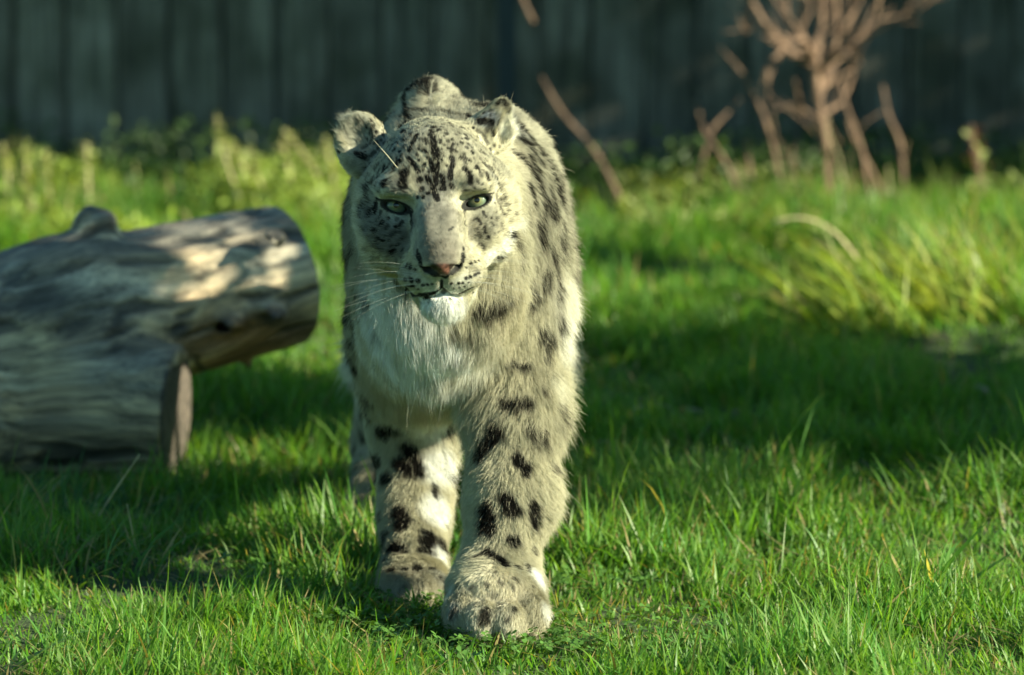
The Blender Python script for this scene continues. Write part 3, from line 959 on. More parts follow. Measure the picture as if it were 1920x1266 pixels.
FACE2 = [
 ([(445,90),(500,108)],8,1),([(688,165),(730,218)],16,1),
 ([(1160,150),(1150,185)],7,.9),([(1330,60),(1375,45)],6,.8),
 ([(702,180),(730,240),(735,300),(725,370)],12,.95),([(1145,190),(1140,290),(1170,370)],7,.7),
 ([(490,280)],15,.95),([(595,315)],9,.9),([(350,330)],18,.9),([(425,345)],14,.9),([(450,400),(500,430)],9,.8),([(550,520),(590,505)],12,.9),
 ([(380,485)],19,.5),([(430,460)],12,.5),([(235,200),(240,320)],10,.8),([(330,520)],14,.7),([(540,250)],8,.8),([(480,200)],12,.7),([(540,380)],8,.5),([(400,270)],9,.7),
 ([(1290,200)],9,.8),([(1360,250)],9,.8),([(1435,160),(1470,230)],9,.9),([(1490,262)],9,.8),([(1330,400)],11,.9),([(1440,300)],13,.6),([(1300,490),(1275,455)],10,.7),
 ([(1250,330)],10,.5),([(1390,548),(1440,535)],15,.85),([(1490,440)],10,.7),([(1220,260)],7,.6),([(1385,370)],8,.7),([(1530,190),(1535,240)],9,.8),([(1310,300)],7,.6),([(1400,200)],7,.7),
 ([(655,605)],12,1),([(685,620)],14,1),([(715,632)],13,1),([(752,655)],8,.9),([(625,700),(680,735)],10,1),([(722,740)],14,1),([(778,746)],13,1),
 ([(690,785),(745,785)],8,1),([(815,780)],9,1),([(850,775)],8,1),([(888,773)],8,1),([(690,805),(720,850),(800,852),(900,842)],14,.9),([(780,812)],8,.9),([(635,650)],7,.8),
 ([(1192,605)],11,1),([(1227,598)],11,1),([(1257,590)],9,1),([(1160,637)],8,.9),([(1157,725)],11,1),([(1188,715)],11,1),([(1222,700),(1260,682)],8,1),
 ([(1040,768)],8,1),([(1097,765)],8,1),([(1132,760)],8,1),([(1180,755)],7,.9),([(1100,800)],6,.8),([(1140,790)],6,.8),([(1060,802)],6,.8),
 ([(770,507)],10,.9),([(1135,490)],9,.9),
 ([(778,545),(795,590),(830,635),(875,668),(915,695)],19,1),([(1135,545),(1122,595),(1085,645),(1045,680)],16,1),([(930,705),(990,720),(1020,700)],8,.9),([(960,738),(960,800)],8,1),
 ([(960,803),(900,840)],7,.9),([(970,803),(1020,832),(1100,850),(1200,800)],7,.8),([(870,882)],12,.7),([(860,925)],9,.6),([(1030,890)],8,.7),([(905,870)],8,.6),([(980,830)],14,.7),
]
BODY3 = [
 ([(880,140),(1000,130),(1060,80)],34,.9),([(1010,155)],22,.8),([(1210,78),(1260,70)],22,.85),([(1230,45)],18,.8),([(1300,290),(1335,350)],28,.8),([(1275,335)],14,.8),
 ([(1365,320)],14,.8),([(1330,430),(1310,485)],16,.8),([(740,280),(840,300)],34,.55),([(760,420)],30,.4),([(280,290)],30,.4),([(380,540)],25,.3),([(330,450)],22,.3),
 ([(1050,480),(1120,490),(1215,522)],18,.85),([(1320,680)],18,.8),([(1370,600)],12,.7),([(1100,762),(1205,765)],32,.9),([(1400,800),(1415,920)],20,.7),
 ([(1020,935),(950,1030),(915,1085)],40,1),([(1215,935)],24,.85),([(1265,915)],16,.8),([(1290,990)],30,.9),([(1165,1110),(1225,1185)],33,.95),([(1385,1110),(1370,1190)],22,.75),
 ([(270,915),(340,905)],38,.9),([(190,750),(200,830)],24,.8),([(250,1120),(255,1220)],40,.8),([(130,1080)],16,.7),([(450,1050),(495,1180),(400,1140)],42,.9),
 ([(90,60)],30,.75),([(210,90)],30,.7),([(70,200)],30,.75),([(90,330)],30,.75),([(100,480)],30,.7),([(150,600)],22,.7),([(1000,240)],22,.3),([(1390,80)],16,.6),([(1395,200)],16,.5),
]
BODY4 = [
 ([(270,320)],24,.9),([(378,300),(395,385)],46,1),([(615,135),(622,185)],20,.8),([(570,455),(545,545)],40,.95),([(345,520),(405,555)],30,1),([(300,605)],16,.9),([(330,680)],22,.9),([(420,672)],18,.9),
 ([(510,668)],28,.9),([(600,668)],20,.8),([(1090,225),(1125,290)],42,.95),([(955,295),(970,400)],46,1),([(1255,265),(1265,375)],28,.9),([(1130,490)],36,.95),([(1265,550)],20,.9),
 ([(955,560),(1000,590)],28,.9),([(890,592)],16,.9),([(1050,605),(1095,650)],22,.9),([(1165,660)],20,.8),([(1225,640),(1245,690)],14,.8),
 ([(750,655)],16,.6),([(960,780)],15,.6),([(1050,770)],17,.5),([(945,955),(942,1015)],20,.8),([(1135,935),(1100,1010)],12,.75),([(1085,1055)],9,.6),([(860,960),(870,1060)],6,.5),([(1030,1010),(1035,1080)],6,.5),([(1190,980),(1185,1050)],6,.5),([(870,800)],13,.5),([(1000,850)],20,.4),  # thin dark strokes paint shade into the creases between the toes
 ([(780,780)],13,.5),([(765,950),(745,990)],16,.65),([(1150,745)],13,.7),([(1250,790)],11,.5),([(680,390)],12,.5),([(790,370)],14,.7),([(1130,800)],13,.5),([(820,700)],10,.5),([(1040,920)],12,.4),([(1010,700)],10,.5),
 ([(410,800)],16,.4),([(500,820)],14,.4),
]
FLANK = [
 ([(135,195),(170,228)],6,.7),([(165,285),(205,308)],11,.8),([(140,340),(190,390),(220,440),(240,560)],12,.55),([(195,480),(200,540)],9,.6),([(230,600),(235,640)],9,.5),([(270,480),(282,600)],9,.5),
 ([(330,480),(318,570)],11,.5),([(300,370),(325,450)],9,.5),([(170,840),(185,885)],13,.9),([(190,930)],19,.95),([(250,830),(250,880)],12,.8),([(150,800)],10,.6),([(290,840),(290,960)],8,.7),
 ([(250,250),(280,330)],10,.45),([(210,330),(250,400)],8,.45),([(200,150),(240,210)],9,.5),([(150,120),(190,160)],8,.45),([(345,400),(350,480)],8,.4),([(260,700),(275,790)],9,.55),([(120,640),(125,700)],8,.5),
 ([(170,560),(170,640)],7,.45),
]
marks(600, 120, 4.22, FACE1, 1.6)
marks(600, 350, 4.22, FACE2, 1.75)
marks(0, 0, 1.0, [([(735,352),(762,360)],2.2,.7),([(868,358),(905,345)],2.2,.7),([(725,360),(745,356)],2.0,.6),([(812,258),(818,292)],6.5,1),([(806,300),(812,320)],5,1),([(820,306),(817,345)],5.5,1),([(830,330),(833,352)],4.5,1),([(812,352),(820,374)],6,1),
 ([(800,285)],4,.9),([(804,336)],4,1),([(828,300)],4,.9),([(796,262)],4,.8),([(826,268)],4,.8),([(750,533),(768,549),(800,556)],5.5,1),([(885,549),(906,536)],3,.9),
 ([(842,432),(850,426)],2.2,.8),([(838,310)],3.5,.8),([(793,318)],3.5,.9),([(785,300)],3.5,.8),([(845,285),(850,270)],3.5,.8),([(775,268),(768,280)],3.5,.9),
 ([(655,470),(660,510)],10,.7),([(650,560),(655,600)],11,.7),([(690,560)],11,.6),([(672,640),(680,670)],10,.6),([(668,720)],9,.7),([(1010,520),(1018,545)],7,.7)])
marks(640, 550, 3.517, BODY3, 1.5)
marks(640, 880, 3.517, BODY4, 1.42)
marks(900, 130, 2.11, [(p_, w_, min(1.0, s_ * 1.7)) for p_, w_, s_ in FLANK], 2.0)
marks(0, 0, 1.0, [([(995,300),(1010,330)],8,.9),([(1020,380),(1030,420)],8,.9),([(985,350),(995,380)],7,.8),([(1045,330),(1055,370)],8,.9),([(1000,430),(1008,470)],8,.9),
 ([(1040,450),(1045,490)],8,.8),([(975,250),(990,270)],7,.8),([(1015,240),(1030,262)],8,.8),([(930,170),(950,176)],7,.8),([(985,185),(1000,200)],7,.8),([(965,470),(970,500)],7,.7),
 ([(1065,420),(1070,470)],7,.8),([(1060,520),(1062,560)],8,.7),([(1035,600),(1040,640)],9,.8),([(1010,640),(1020,660)],10,.7),([(950,205),(965,220)],6,.7)])

# small specks filling the crown of the head, temples and cheeks
_r = np.random.RandomState(12)
_sp = []
_big = np.concatenate([m[0] for m in MARKS])
for _k in range(2600):
    s_, t_ = _r.uniform(-130, 130), _r.uniform(-190, 120)
    if abs(s_) < 70 and t_ > -70: continue
    if -20 < t_ < 22 and abs(s_) < 110: continue
    if t_ >= 22 and abs(s_) < 52: continue
    if t_ > 60 and s_ > 60: continue
    x_, y_ = 818 + s_ + t_ * 0.085, 380 + t_
    q, n_ = on_skin(x_, y_)
    if q[1] > 6.62: continue
    if np.min(np.linalg.norm(_big - q, axis=1)) < 0.0050: continue
    if _sp and np.min(np.linalg.norm(np.array(_sp) - q, axis=1)) < 0.0066: continue
    _sp.append(q)
    a = _r.uniform(-0.6, 0.6) + math.pi / 2 + s_ * 0.006
    Lk = _r.uniform(0.0, 0.004)
    dq = np.array([math.cos(a), 0, math.sin(a)]) * Lk
    MARKS.append((np.array([q - dq, q + dq + 1e-5]), _r.uniform(0.0012, 0.0029), _r.uniform(0.6, 1.0)))

# rosettes over the rest of the trunk, haunches and tail
_r = np.random.RandomState(3)
_cand = _r.choice(len(LV), 60000)
_seen = np.array([m[0].mean(0) for m in MARKS])
_ros = []
for i in _cand:
    p = LV[i]
    if p[1] < 6.86 or p[2] < 0.06:
        continue
    if p[1] < 7.0 and LN[i][1] < -0.6:
        continue
    if LN[i][2] < -0.45:
        continue
    gap = 0.047 if p[2] > 0.25 else 0.045
    if _ros and np.min(np.linalg.norm(np.array(_ros) - p, axis=1)) < gap:
        continue
    if np.min(np.linalg.norm(_seen - p, axis=1)) < 0.030:
        continue
    _ros.append(p)
    n = LN[i]
    t1 = norm(np.cross(n, [0.3, 0.2, 1.0])); t2 = np.cross(n, t1)
    big = p[2] > 0.25
    R = _r.uniform(0.009, 0.015) if big else _r.uniform(0.004, 0.008)
    w = 0.0125 if big else _r.uniform(0.006, 0.009)
    a0 = _r.uniform(0, 6.28)
    for s in range(3 if big else 1):
        aa = a0 + s * 2.09 + np.linspace(0, _r.uniform(1.0, 1.9), 4)
        Q = p + R * (np.cos(aa)[:, None] * t1 * 1.25 + np.sin(aa)[:, None] * t2 * 0.85)
        Q = np.array([LBVH.find_nearest(Vector(q))[0] for q in Q])
        MARKS.append((Q, w * _r.uniform(0.7, 1.3), _r.uniform(0.85, 1.0)))

print('rosettes', len(_ros), 'marks', len(MARKS))
def to_px(p):
    """World points -> photo pixel coordinates and distance (used to lay out the coat at build time)."""
    v = p - np.array([0, 0, CAM_H])
    zc = v[:, 1] * CP - v[:, 2] * SP
    yc = v[:, 1] * SP + v[:, 2] * CP
    return 960 + v[:, 0] / zc * FPX, 633 - yc / zc * FPX, p[:, 1]

# pale and dark zones: (px, py, radius px, colour, weight)
CREAM = (0.60, 0.555, 0.40)
WHITE = (0.84, 0.84, 0.80)
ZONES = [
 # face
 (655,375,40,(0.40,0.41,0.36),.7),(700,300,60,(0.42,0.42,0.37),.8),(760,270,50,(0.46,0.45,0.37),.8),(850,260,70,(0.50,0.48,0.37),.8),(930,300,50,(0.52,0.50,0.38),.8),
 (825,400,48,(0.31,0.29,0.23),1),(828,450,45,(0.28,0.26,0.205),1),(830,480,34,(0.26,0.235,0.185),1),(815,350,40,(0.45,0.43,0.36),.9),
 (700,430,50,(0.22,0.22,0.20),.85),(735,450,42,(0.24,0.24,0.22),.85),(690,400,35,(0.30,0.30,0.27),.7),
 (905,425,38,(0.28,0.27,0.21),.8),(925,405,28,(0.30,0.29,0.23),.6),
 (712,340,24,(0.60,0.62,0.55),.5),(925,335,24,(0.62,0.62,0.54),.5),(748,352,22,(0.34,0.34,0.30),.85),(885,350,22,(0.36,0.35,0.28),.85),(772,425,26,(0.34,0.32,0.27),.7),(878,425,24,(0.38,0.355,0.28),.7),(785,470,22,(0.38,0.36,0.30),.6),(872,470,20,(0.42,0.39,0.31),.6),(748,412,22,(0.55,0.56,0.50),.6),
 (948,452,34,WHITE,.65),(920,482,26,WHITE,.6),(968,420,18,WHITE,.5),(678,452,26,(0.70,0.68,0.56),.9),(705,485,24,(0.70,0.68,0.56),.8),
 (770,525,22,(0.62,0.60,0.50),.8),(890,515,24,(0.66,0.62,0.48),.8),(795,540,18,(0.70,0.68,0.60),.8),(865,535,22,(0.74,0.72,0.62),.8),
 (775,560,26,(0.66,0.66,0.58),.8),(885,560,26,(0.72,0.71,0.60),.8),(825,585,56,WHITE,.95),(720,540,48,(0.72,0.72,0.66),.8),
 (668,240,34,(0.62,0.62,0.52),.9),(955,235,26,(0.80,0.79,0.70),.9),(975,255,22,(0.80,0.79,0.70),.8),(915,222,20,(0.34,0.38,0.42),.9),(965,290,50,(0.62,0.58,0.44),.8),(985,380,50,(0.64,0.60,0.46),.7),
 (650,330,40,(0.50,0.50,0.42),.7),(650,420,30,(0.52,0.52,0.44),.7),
 # chest and legs; inner left leg and right rims painted whiter as sunlit
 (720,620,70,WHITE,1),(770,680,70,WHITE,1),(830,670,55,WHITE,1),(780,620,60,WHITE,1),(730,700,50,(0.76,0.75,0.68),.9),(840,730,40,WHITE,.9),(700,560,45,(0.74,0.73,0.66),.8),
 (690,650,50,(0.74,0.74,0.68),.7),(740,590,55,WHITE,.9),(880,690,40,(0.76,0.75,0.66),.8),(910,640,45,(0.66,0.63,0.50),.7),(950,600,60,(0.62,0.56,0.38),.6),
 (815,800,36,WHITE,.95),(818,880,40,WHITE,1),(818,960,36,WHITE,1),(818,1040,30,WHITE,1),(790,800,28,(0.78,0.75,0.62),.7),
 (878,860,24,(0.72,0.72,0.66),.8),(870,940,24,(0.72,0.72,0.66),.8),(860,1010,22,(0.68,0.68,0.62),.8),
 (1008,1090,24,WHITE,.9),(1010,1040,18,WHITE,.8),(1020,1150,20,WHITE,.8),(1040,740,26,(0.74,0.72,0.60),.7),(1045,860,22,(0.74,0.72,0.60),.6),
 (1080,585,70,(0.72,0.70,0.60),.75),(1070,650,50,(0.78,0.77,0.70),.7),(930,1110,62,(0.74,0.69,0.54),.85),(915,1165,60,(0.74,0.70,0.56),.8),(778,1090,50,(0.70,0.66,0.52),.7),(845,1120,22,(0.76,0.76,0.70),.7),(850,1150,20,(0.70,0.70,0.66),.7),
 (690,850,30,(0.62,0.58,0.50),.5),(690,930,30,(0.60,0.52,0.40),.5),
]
ZP = []
for zx, zy, zr, zc, zw in ZONES:
    zk = 1.0 if max(zc) > 0.7 else 0.72
    zc = tuple(min(v * zk, 0.88) for v in zc)
    q, _n = on_skin(zx, zy)
    ZP.append((q, zr * q[1] / FPX, np.array(zc), zw))

def coat(p):
    # work on points sorted by height so that every mark only meets its neighbours
    od = np.argsort(p[:, 2], kind='stable')
    c, k = _coat(p[od])
    col = np.empty_like(c); ink = np.empty_like(k)
    col[od] = c; ink[od] = k
    return col, ink

def _coat(p):
    zs = np.ascontiguousarray(p[:, 2])
    def near(lo, hi):
        a, b = np.searchsorted(zs, [lo[2], hi[2]])
        q = p[a:b]
        return a + np.nonzero((q[:, 0] > lo[0]) & (q[:, 0] < hi[0]) & (q[:, 1] > lo[1]) & (q[:, 1] < hi[1]))[0]
    """Coat colour at skin points p (n,3)."""
    n = len(p)
    col = np.empty((n, 3)); col[:] = (0.50, 0.475, 0.375)
    # back and upper flanks greyer, mottled
    back = sstep(0.30, 0.52, p[:, 2] - 0.02 * (p[:, 1] - 6.9)) * sstep(6.62, 6.78, p[:, 1])
    mot = fbm(p * np.array([1.3, 0.5, 1.3]), 60, 3.1, 3)
    gb = np.array([0.38, 0.37, 0.31]) * (0.45 + 0.9 * mot)[:, None]
    col = col * (1 - 0.85 * back[:, None]) + gb * 0.85 * back[:, None]
    # belly and inner surfaces pale
    bel = sstep(0.30, 0.20, p[:, 2]) * sstep(6.98, 7.1, p[:, 1]) * sstep(0.10, 0.2, p[:, 2])
    col = col * (1 - bel[:, None] * .8) + np.array(WHITE) * bel[:, None] * .8
    col *= np.array([0.98, 0.97, 0.90])
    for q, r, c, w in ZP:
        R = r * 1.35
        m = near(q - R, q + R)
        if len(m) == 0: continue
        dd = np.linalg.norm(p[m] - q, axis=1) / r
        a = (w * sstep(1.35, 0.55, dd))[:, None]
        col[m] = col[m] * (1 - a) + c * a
    tone = (0.80 + 0.40 * fbm(p, 45, 1.7, 2)) * (1 + (fbm(p, 230, 5.7, 2) - 0.5) * 0.9 * sstep(6.66, 6.6, p[:, 1]) * sstep(0.36, 0.40, p[:, 2]))
    col *= tone[:, None]
    # marks
    wob = (fbm(p, 260, 9.1, 2) - 0.5)
    wob2 = (fbm(p, 90, 4.4, 2) - 0.5)
    ink = np.zeros(n)
    for Q, r, st in MARKS:
        lo, hi = Q.min(0) - r * 2.2, Q.max(0) + r * 2.2
        m = near(lo, hi)
        if len(m) == 0: continue
        x = p[m]
        best = np.full(len(m), 9.0)
        for a, b in zip(Q[:-1], Q[1:]):
            ab = b - a
            t = np.clip(((x - a) @ ab) / max(ab @ ab, 1e-12), 0, 1)
            best = np.minimum(best, np.linalg.norm(x - a - t[:, None] * ab, axis=1))
        e = best / r + wob[m] * (0.5 if r < 0.006 else 1.1) + wob2[m] * (0.4 if r < 0.006 else 0.7)
        soft = 0.24 if r < 0.006 else 0.34
        ink[m] = np.maximum(ink[m], st * sstep(1.0 + soft, 1.0 - soft, e))
    dark = np.array([0.016, 0.015, 0.013])
    col = col * (1 - ink[:, None]) + dark * ink[:, None]
    return col, ink

# skin: same colouring, slightly darker, plus nose leather
NOSE_C = HD(2, 122, -0.088)
def eye_e(s, t):
    """distance from the nearer eye's opening, 1 at its edge"""
    e = np.full(np.shape(s), 9.0)
    for ex, ey in EYES:
        sg = -1 if ex < 0 else 1
        ca_, sa_ = math.cos(0.30), math.sin(0.30)
        u = ca_ * (s - ex) - sg * sa_ * (t - ey - 2)
        v = sg * sa_ * (s - ex) + ca_ * (t - ey - 2)
        e = np.minimum(e, np.hypot(u / 25.5, v / 10.8))
    return e

def head_st(p):
    px, py, d = to_px(p)
    s = (px - 818 - (py - 380) * 0.085); t = py - 380 + 0.05 * s
    return s, t, d - 6.44

def skin_colour(p):
    c, ink = coat(p)
    c = c * 0.62
    d = norm(p - NOSE_C) if False else (p - NOSE_C) / np.array([0.0150, 0.02, 0.0105])
    a = sstep(1.15, 0.85, np.linalg.norm(d, axis=1)) * sstep(0.0, 0.004, (NOSE_C[2] + 0.0075) - p[:, 2])
    pink = np.array([0.105, 0.046, 0.034])
    pink = pink * (0.5 + 0.9 * sstep(0.35, 0.65, fbm(p, 400, 2.0, 2)))[:, None]
    a = a * (1 - ink * 0.95)
    pink = pink * (0.12 + 0.88 * sstep(0.0085, 0.0055, np.abs(p[:, 0] - NOSE_C[0])))[:, None]
    c = c * (1 - a[:, None]) + pink * a[:, None]
    s, t, dd = head_st(p)
    k = (sstep(1.30, 1.18, eye_e(s, t)) * (dd < 0.09))[:, None]
    c = c * (1 - k) + np.array([0.008, 0.008, 0.007]) * k
    return c, a

FURLESS = []
def fur_fields(p, n):
    """direction (n,3), length, radius, keep-probability for hairs rooted at p with normal n"""
    px, py, d = to_px(p)
    s = (px - 818 - (py - 380) * 0.085)
    t = py - 380 + 0.05 * s
    dd = d - 6.44
    head = sstep(0.20, 0.12, dd) * sstep(250, 205, t)
    ears = sstep(-100, -120, t) * sstep(75, 100, np.abs(s)) * sstep(0.19, 0.15, dd)
    # flow on the head: away from the nose
    fh = norm(p - HD(0, 118, -0.085))
    fh = fh + np.stack([np.sign(s) * 0.15 * sstep(0, 60, np.abs(s)), 0 * s, -0.25 * sstep(20, 160, t) - 0.8 * sstep(175, 195, t)], 1)
    eart = np.stack([np.sign(s) * 0.35, -0.35 + 0 * s, 0.45 + 0 * s], 1)
    fh = fh * (1 - ears[:, None]) + eart * ears[:, None]
    # trunk
    z, y, x = p[:, 2], p[:, 1], p[:, 0]
    top = sstep(0.1, 0.8, n[:, 2])
    fb = np.stack([0 * x, 0.75 + 0 * x, -0.75 * (1 - top) - 0.05], 1)
    front = sstep(-0.1, -0.6, n[:, 1]) * sstep(7.0, 6.9, y)
    cx = x + 0.095
    fc = np.stack([-cx * 2.0, 0.05 + 0 * x, -1.0 + 0 * x], 1)
    fb = fb * (1 - front[:, None]) + fc * front[:, None]
    leg = sstep(0.24, 0.17, z)
    fl = np.stack([0 * x, 0.30 + 0 * x, -1 + 0 * x], 1)
    fb = fb * (1 - leg[:, None]) + fl * leg[:, None]
    paw = sstep(0.085, 0.06, z)
    fp = np.stack([(x - np.round(x, 2)) * 0, -0.9 + 0 * x, -0.45 + 0 * x], 1)
    fb = fb * (1 - paw[:, None]) + fp * paw[:, None]
    f = norm(fb) * (1 - head[:, None]) + norm(fh) * head[:, None]
    # lengths
    L = np.full(len(p), 0.018)
    L = L + 0.006 * sstep(0.36, 0.25, z) * sstep(0.20, 0.24, z)
    L = L * (1 - 0.40 * top) * (1 - 0.25 * sstep(6.95, 7.1, y))
    bel = sstep(0.33, 0.22, z) * sstep(0.17, 0.2, z) * sstep(7.0, 7.1, y)
    L = L * (1 - bel) + 0.045 * bel
    chest = front * sstep(0.25, 0.31, z) * sstep(0.46, 0.42, z) * sstep(0.11, 0.05, np.abs(cx))
    L = L * (1 - chest) + 0.032 * chest
    L = L * (1 - leg) + 0.0115 * leg
    L = L + 0.011 * sstep(0.3, 0.9, n[:, 0]) * sstep(0.52, 0.42, z) * sstep(0.2, 0.26, z)
    feather = leg * sstep(0.3, 0.9, n[:, 0]) * sstep(0.10, 0.16, z)
    L = L + 0.014 * feather
    L = L * (1 - paw) + 0.0125 * paw
    # head lengths
    Lh = np.full(len(p), 0.0062)
    Lh = Lh + 0.009 * sstep(95, 140, np.abs(s)) * sstep(-90, -20, t)
    Lh = Lh + 0.010 * sstep(60, 130, t) * sstep(80, 110, np.abs(s))
    bridge = sstep(50, 34, np.abs(s)) * sstep(-20, 20, t) * sstep(140, 120, t)
    Lh = Lh * (1 - bridge) + 0.0040 * bridge
    eye = np.zeros(len(p))
    for ex, ey in EYES:
        eye = np.maximum(eye, sstep(55, 22, np.hypot(s - ex, (t - ey) * 1.3)))
    Lh = Lh * (1 - 0.45 * eye)
    muz = sstep(80, 70, np.abs(s)) * sstep(120, 135, t) * sstep(180, 168, t) * sstep(0.03, 0.01, dd)
    Lh = Lh * (1 - muz) + 0.0042 * muz
    chin = sstep(60, 48, np.abs(s)) * sstep(180, 198, t) * sstep(0.03, 0.0, dd)
    Lh = Lh * (1 - chin) + 0.014 * chin
    Lh = Lh * (1 - ears) + 0.0065 * ears
    tuft = ears * sstep(0.3, -0.4, n[:, 1]) * (np.abs(s) > 120)
    Lh = Lh + 0.005 * tuft
    L = L * (1 - head) + Lh * head
    # density per square metre
    D = np.full(len(p), 6.0e5)
    D = np.where(head > 0.5, 2.1e6, D)
    D = np.where((y < 7.05) & (head <= 0.5), 1.25e6, D)
    D = np.where((leg > 0.5) & (y < 7.05), 1.5e6, D)
    away = (n[:, 1] > 0.35) & (n[:, 2] < 0.5)
    D = np.where(away, D * 0.15, D)
    D = np.where(y > 7.75, 2.0e5, D)
    R = np.where(head > 0.5, 0.00015, 0.00019)
    R = np.where((front > 0.5) & (z > 0.22), 0.00014, R)
    D = np.where((front > 0.5) & (z > 0.22) & (head <= 0.5), 1.5e6, D)
    R = np.where(y > 7.2, 0.00024, R)
    lift = 0.20 + 0.18 * (1 - head) - 0.16 * sstep(6.95, 7.15, y) - 0.10 * bridge - 0.12 * muz - 0.10 * eye
    # bare: nostrils, eye opening, nose leather
    bare = np.zeros(len(p), bool)
    for ex, ey in EYES:
        bare |= (eye_e(s, t) < 1.18) & (dd < 0.08)
    return f, L, D, R, lift, bare

def build_fur(name, parent, mat, mult=1.0, seed=1):
    rs = np.random.RandomState(seed)
    T = np.concatenate([LQ[:, [0, 1, 2]], LQ[:, [0, 2, 3]]])
    a, b, c = LV[T[:, 0]], LV[T[:, 1]], LV[T[:, 2]]
    area = 0.5 * np.linalg.norm(np.cross(b - a, c - a), axis=1)
    ctr = (a + b + c) / 3
    fn = norm(LN[T].sum(1))
    _, _, D, _, _, _ = fur_fields(ctr, fn)
    lam = area * D * mult
    cnt = np.floor(lam + rs.rand(len(lam))).astype(int)
    ti = np.repeat(np.arange(len(T)), cnt)
    N = len(ti)
    u = rs.rand(N); v = rs.rand(N)
    fl = u + v > 1; u[fl] = 1 - u[fl]; v[fl] = 1 - v[fl]
    w = 1 - u - v
    t3 = T[ti]
    p = LV[t3[:, 0]] * w[:, None] + LV[t3[:, 1]] * u[:, None] + LV[t3[:, 2]] * v[:, None]
    n = norm(LN[t3[:, 0]] * w[:, None] + LN[t3[:, 1]] * u[:, None] + LN[t3[:, 2]] * v[:, None])
    f, L, D, R, lift, bare = fur_fields(p, n)
    ft = f - (f * n).sum(1, keepdims=True) * n
    ft = norm(ft + 1e-6)
    col, ink = coat(p + ft * L[:, None] * 0.62)
    dn = (p - NOSE_C) / np.array([0.0150, 0.02, 0.0105])
    nose = (np.linalg.norm(dn, axis=1) < 0.98) & (p[:, 2] < NOSE_C[2] + 0.0055)
    keep = ~(bare | nose)
    p, n, f, L, R, lift, col, ink = [q[keep] for q in (p, n, f, L, R, lift, col, ink)]
    N = len(p)
    # comb: tangent flow disturbed by a coherent field so that locks form
    k1 = np.stack([noise3(p, 55, o) for o in (1.3, 11.7, 23.1)], 1) - 0.5
    k2 = np.stack([noise3(p, 170, o) for o in (5.3, 14.7, 27.1)], 1) - 0.5
    k3 = rs.randn(N, 3)
    ft = f - (f * n).sum(1, keepdims=True) * n
    ft = norm(ft + 1e-6)
    messy = np.clip(L / 0.02, 0.42, 1.3)[:, None]
    ft = norm(ft + k1 * 0.55 * messy + k2 * 0.9 * messy + k3 * 0.12)
    ft = norm(ft - (ft * n).sum(1, keepdims=True) * n * 0.85)
    lf = np.clip(lift + rs.randn(N) * 0.10 + (k2[:, 0] * 0.35), 0.10, 0.9)[:, None]
    L = L * np.clip(0.80 + 0.22 * rs.randn(N) + k1[:, 1] * 0.5, 0.3, 1.6)
    guard = (rs.rand(N) < 0.03) & (L > 0.008)
    L = np.where(guard, L * 1.45, L)
    K = 5
    pts = np.empty((N, K, 3), dtype=np.float32)
    d0 = norm(ft * (1 - lf) + n * (lf + 0.25))
    d1 = norm(ft * (1 - lf * 0.55) + n * lf * 0.45 + np.array([0, 0, -0.18]))
    curl = norm(rs.randn(N, 3)) * (0.10 + 0.10 * rs.rand(N, 1))
    for i in range(K):
        tt = i / (K - 1)
        off = d0 * (tt - 0.5 * tt * tt) + d1 * (0.5 * tt * tt) + curl * tt * tt * 0.8
        pts[:, i] = p - n * 0.0008 + off * L[:, None]
    cu = bpy.data.hair_curves.new(name)
    cu.add_curves([K] * N)
    cu.attributes['position'].data.foreach_set('vector', pts.ravel()) if 'position' in cu.attributes else cu.position_data.foreach_set('vector', pts.ravel())
    prof = np.array([1.0, 0.95, 0.8, 0.55, 0.18], dtype=np.float32)
    rad = (R * (0.8 + 0.4 * rs.rand(N)))[:, None].astype(np.float32) * prof
    ra = cu.attributes.get('radius') or cu.attributes.new('radius', 'FLOAT', 'POINT')
    ra.data.foreach_set('value', rad.ravel().astype(np.float32))
    s_, t_, dd_ = head_st(p)
    lid = sstep(1.34, 1.20, eye_e(s_, t_)) * (dd_ < 0.09)
    col = col * (1 - 0.96 * lid[:, None])
    col = col * (0.80 + 0.40 * rs.rand(N))[:, None]
    pale = (rs.rand(N) < 0.06) & (ink > 0.3)
    col[pale] = (0.45, 0.42, 0.32)
    c4 = np.ones((N, 4), dtype=np.float32); c4[:, :3] = np.clip(col, 0, 0.95)
    at = cu.attributes.new('tint', 'FLOAT_COLOR', 'CURVE')
    at.data.foreach_set('color', c4.ravel())
    cu.materials.append(mat)
    o = bpy.data.objects.new(name, cu)
    link(o, parent)
    print('hairs', N)
    return o

# fur material
m_fur, nt, out = new_mat('fur')
at = nd(nt, 'ShaderNodeAttribute', _attribute_name='tint')
dif = nd(nt, 'ShaderNodeBsdfDiffuse')
hr = nd(nt, 'ShaderNodeBsdfHair', _component='Reflection')
htr = nd(nt, 'ShaderNodeBsdfHair', _component='Transmission')
hr.inputs['RoughnessU'].default_value = 0.35; hr.inputs['RoughnessV'].default_value = 0.7
htr.inputs['RoughnessU'].default_value = 0.45; htr.inputs['RoughnessV'].default_value = 0.8
mx1 = nd(nt, 'ShaderNodeMixShader'); mx1.inputs[0].default_value = 0.5
mx2 = nd(nt, 'ShaderNodeMixShader'); mx2.inputs[0].default_value = 0.45
for b in (dif, hr, htr):
    nt.links.new(at.outputs['Color'], b.inputs['Color'])
nt.links.new(hr.outputs[0], mx1.inputs[1]); nt.links.new(htr.outputs[0], mx1.inputs[2])
nt.links.new(dif.outputs[0], mx2.inputs[1]); nt.links.new(mx1.outputs[0], mx2.inputs[2])
nt.links.new(mx2.outputs[0], out.inputs[0])

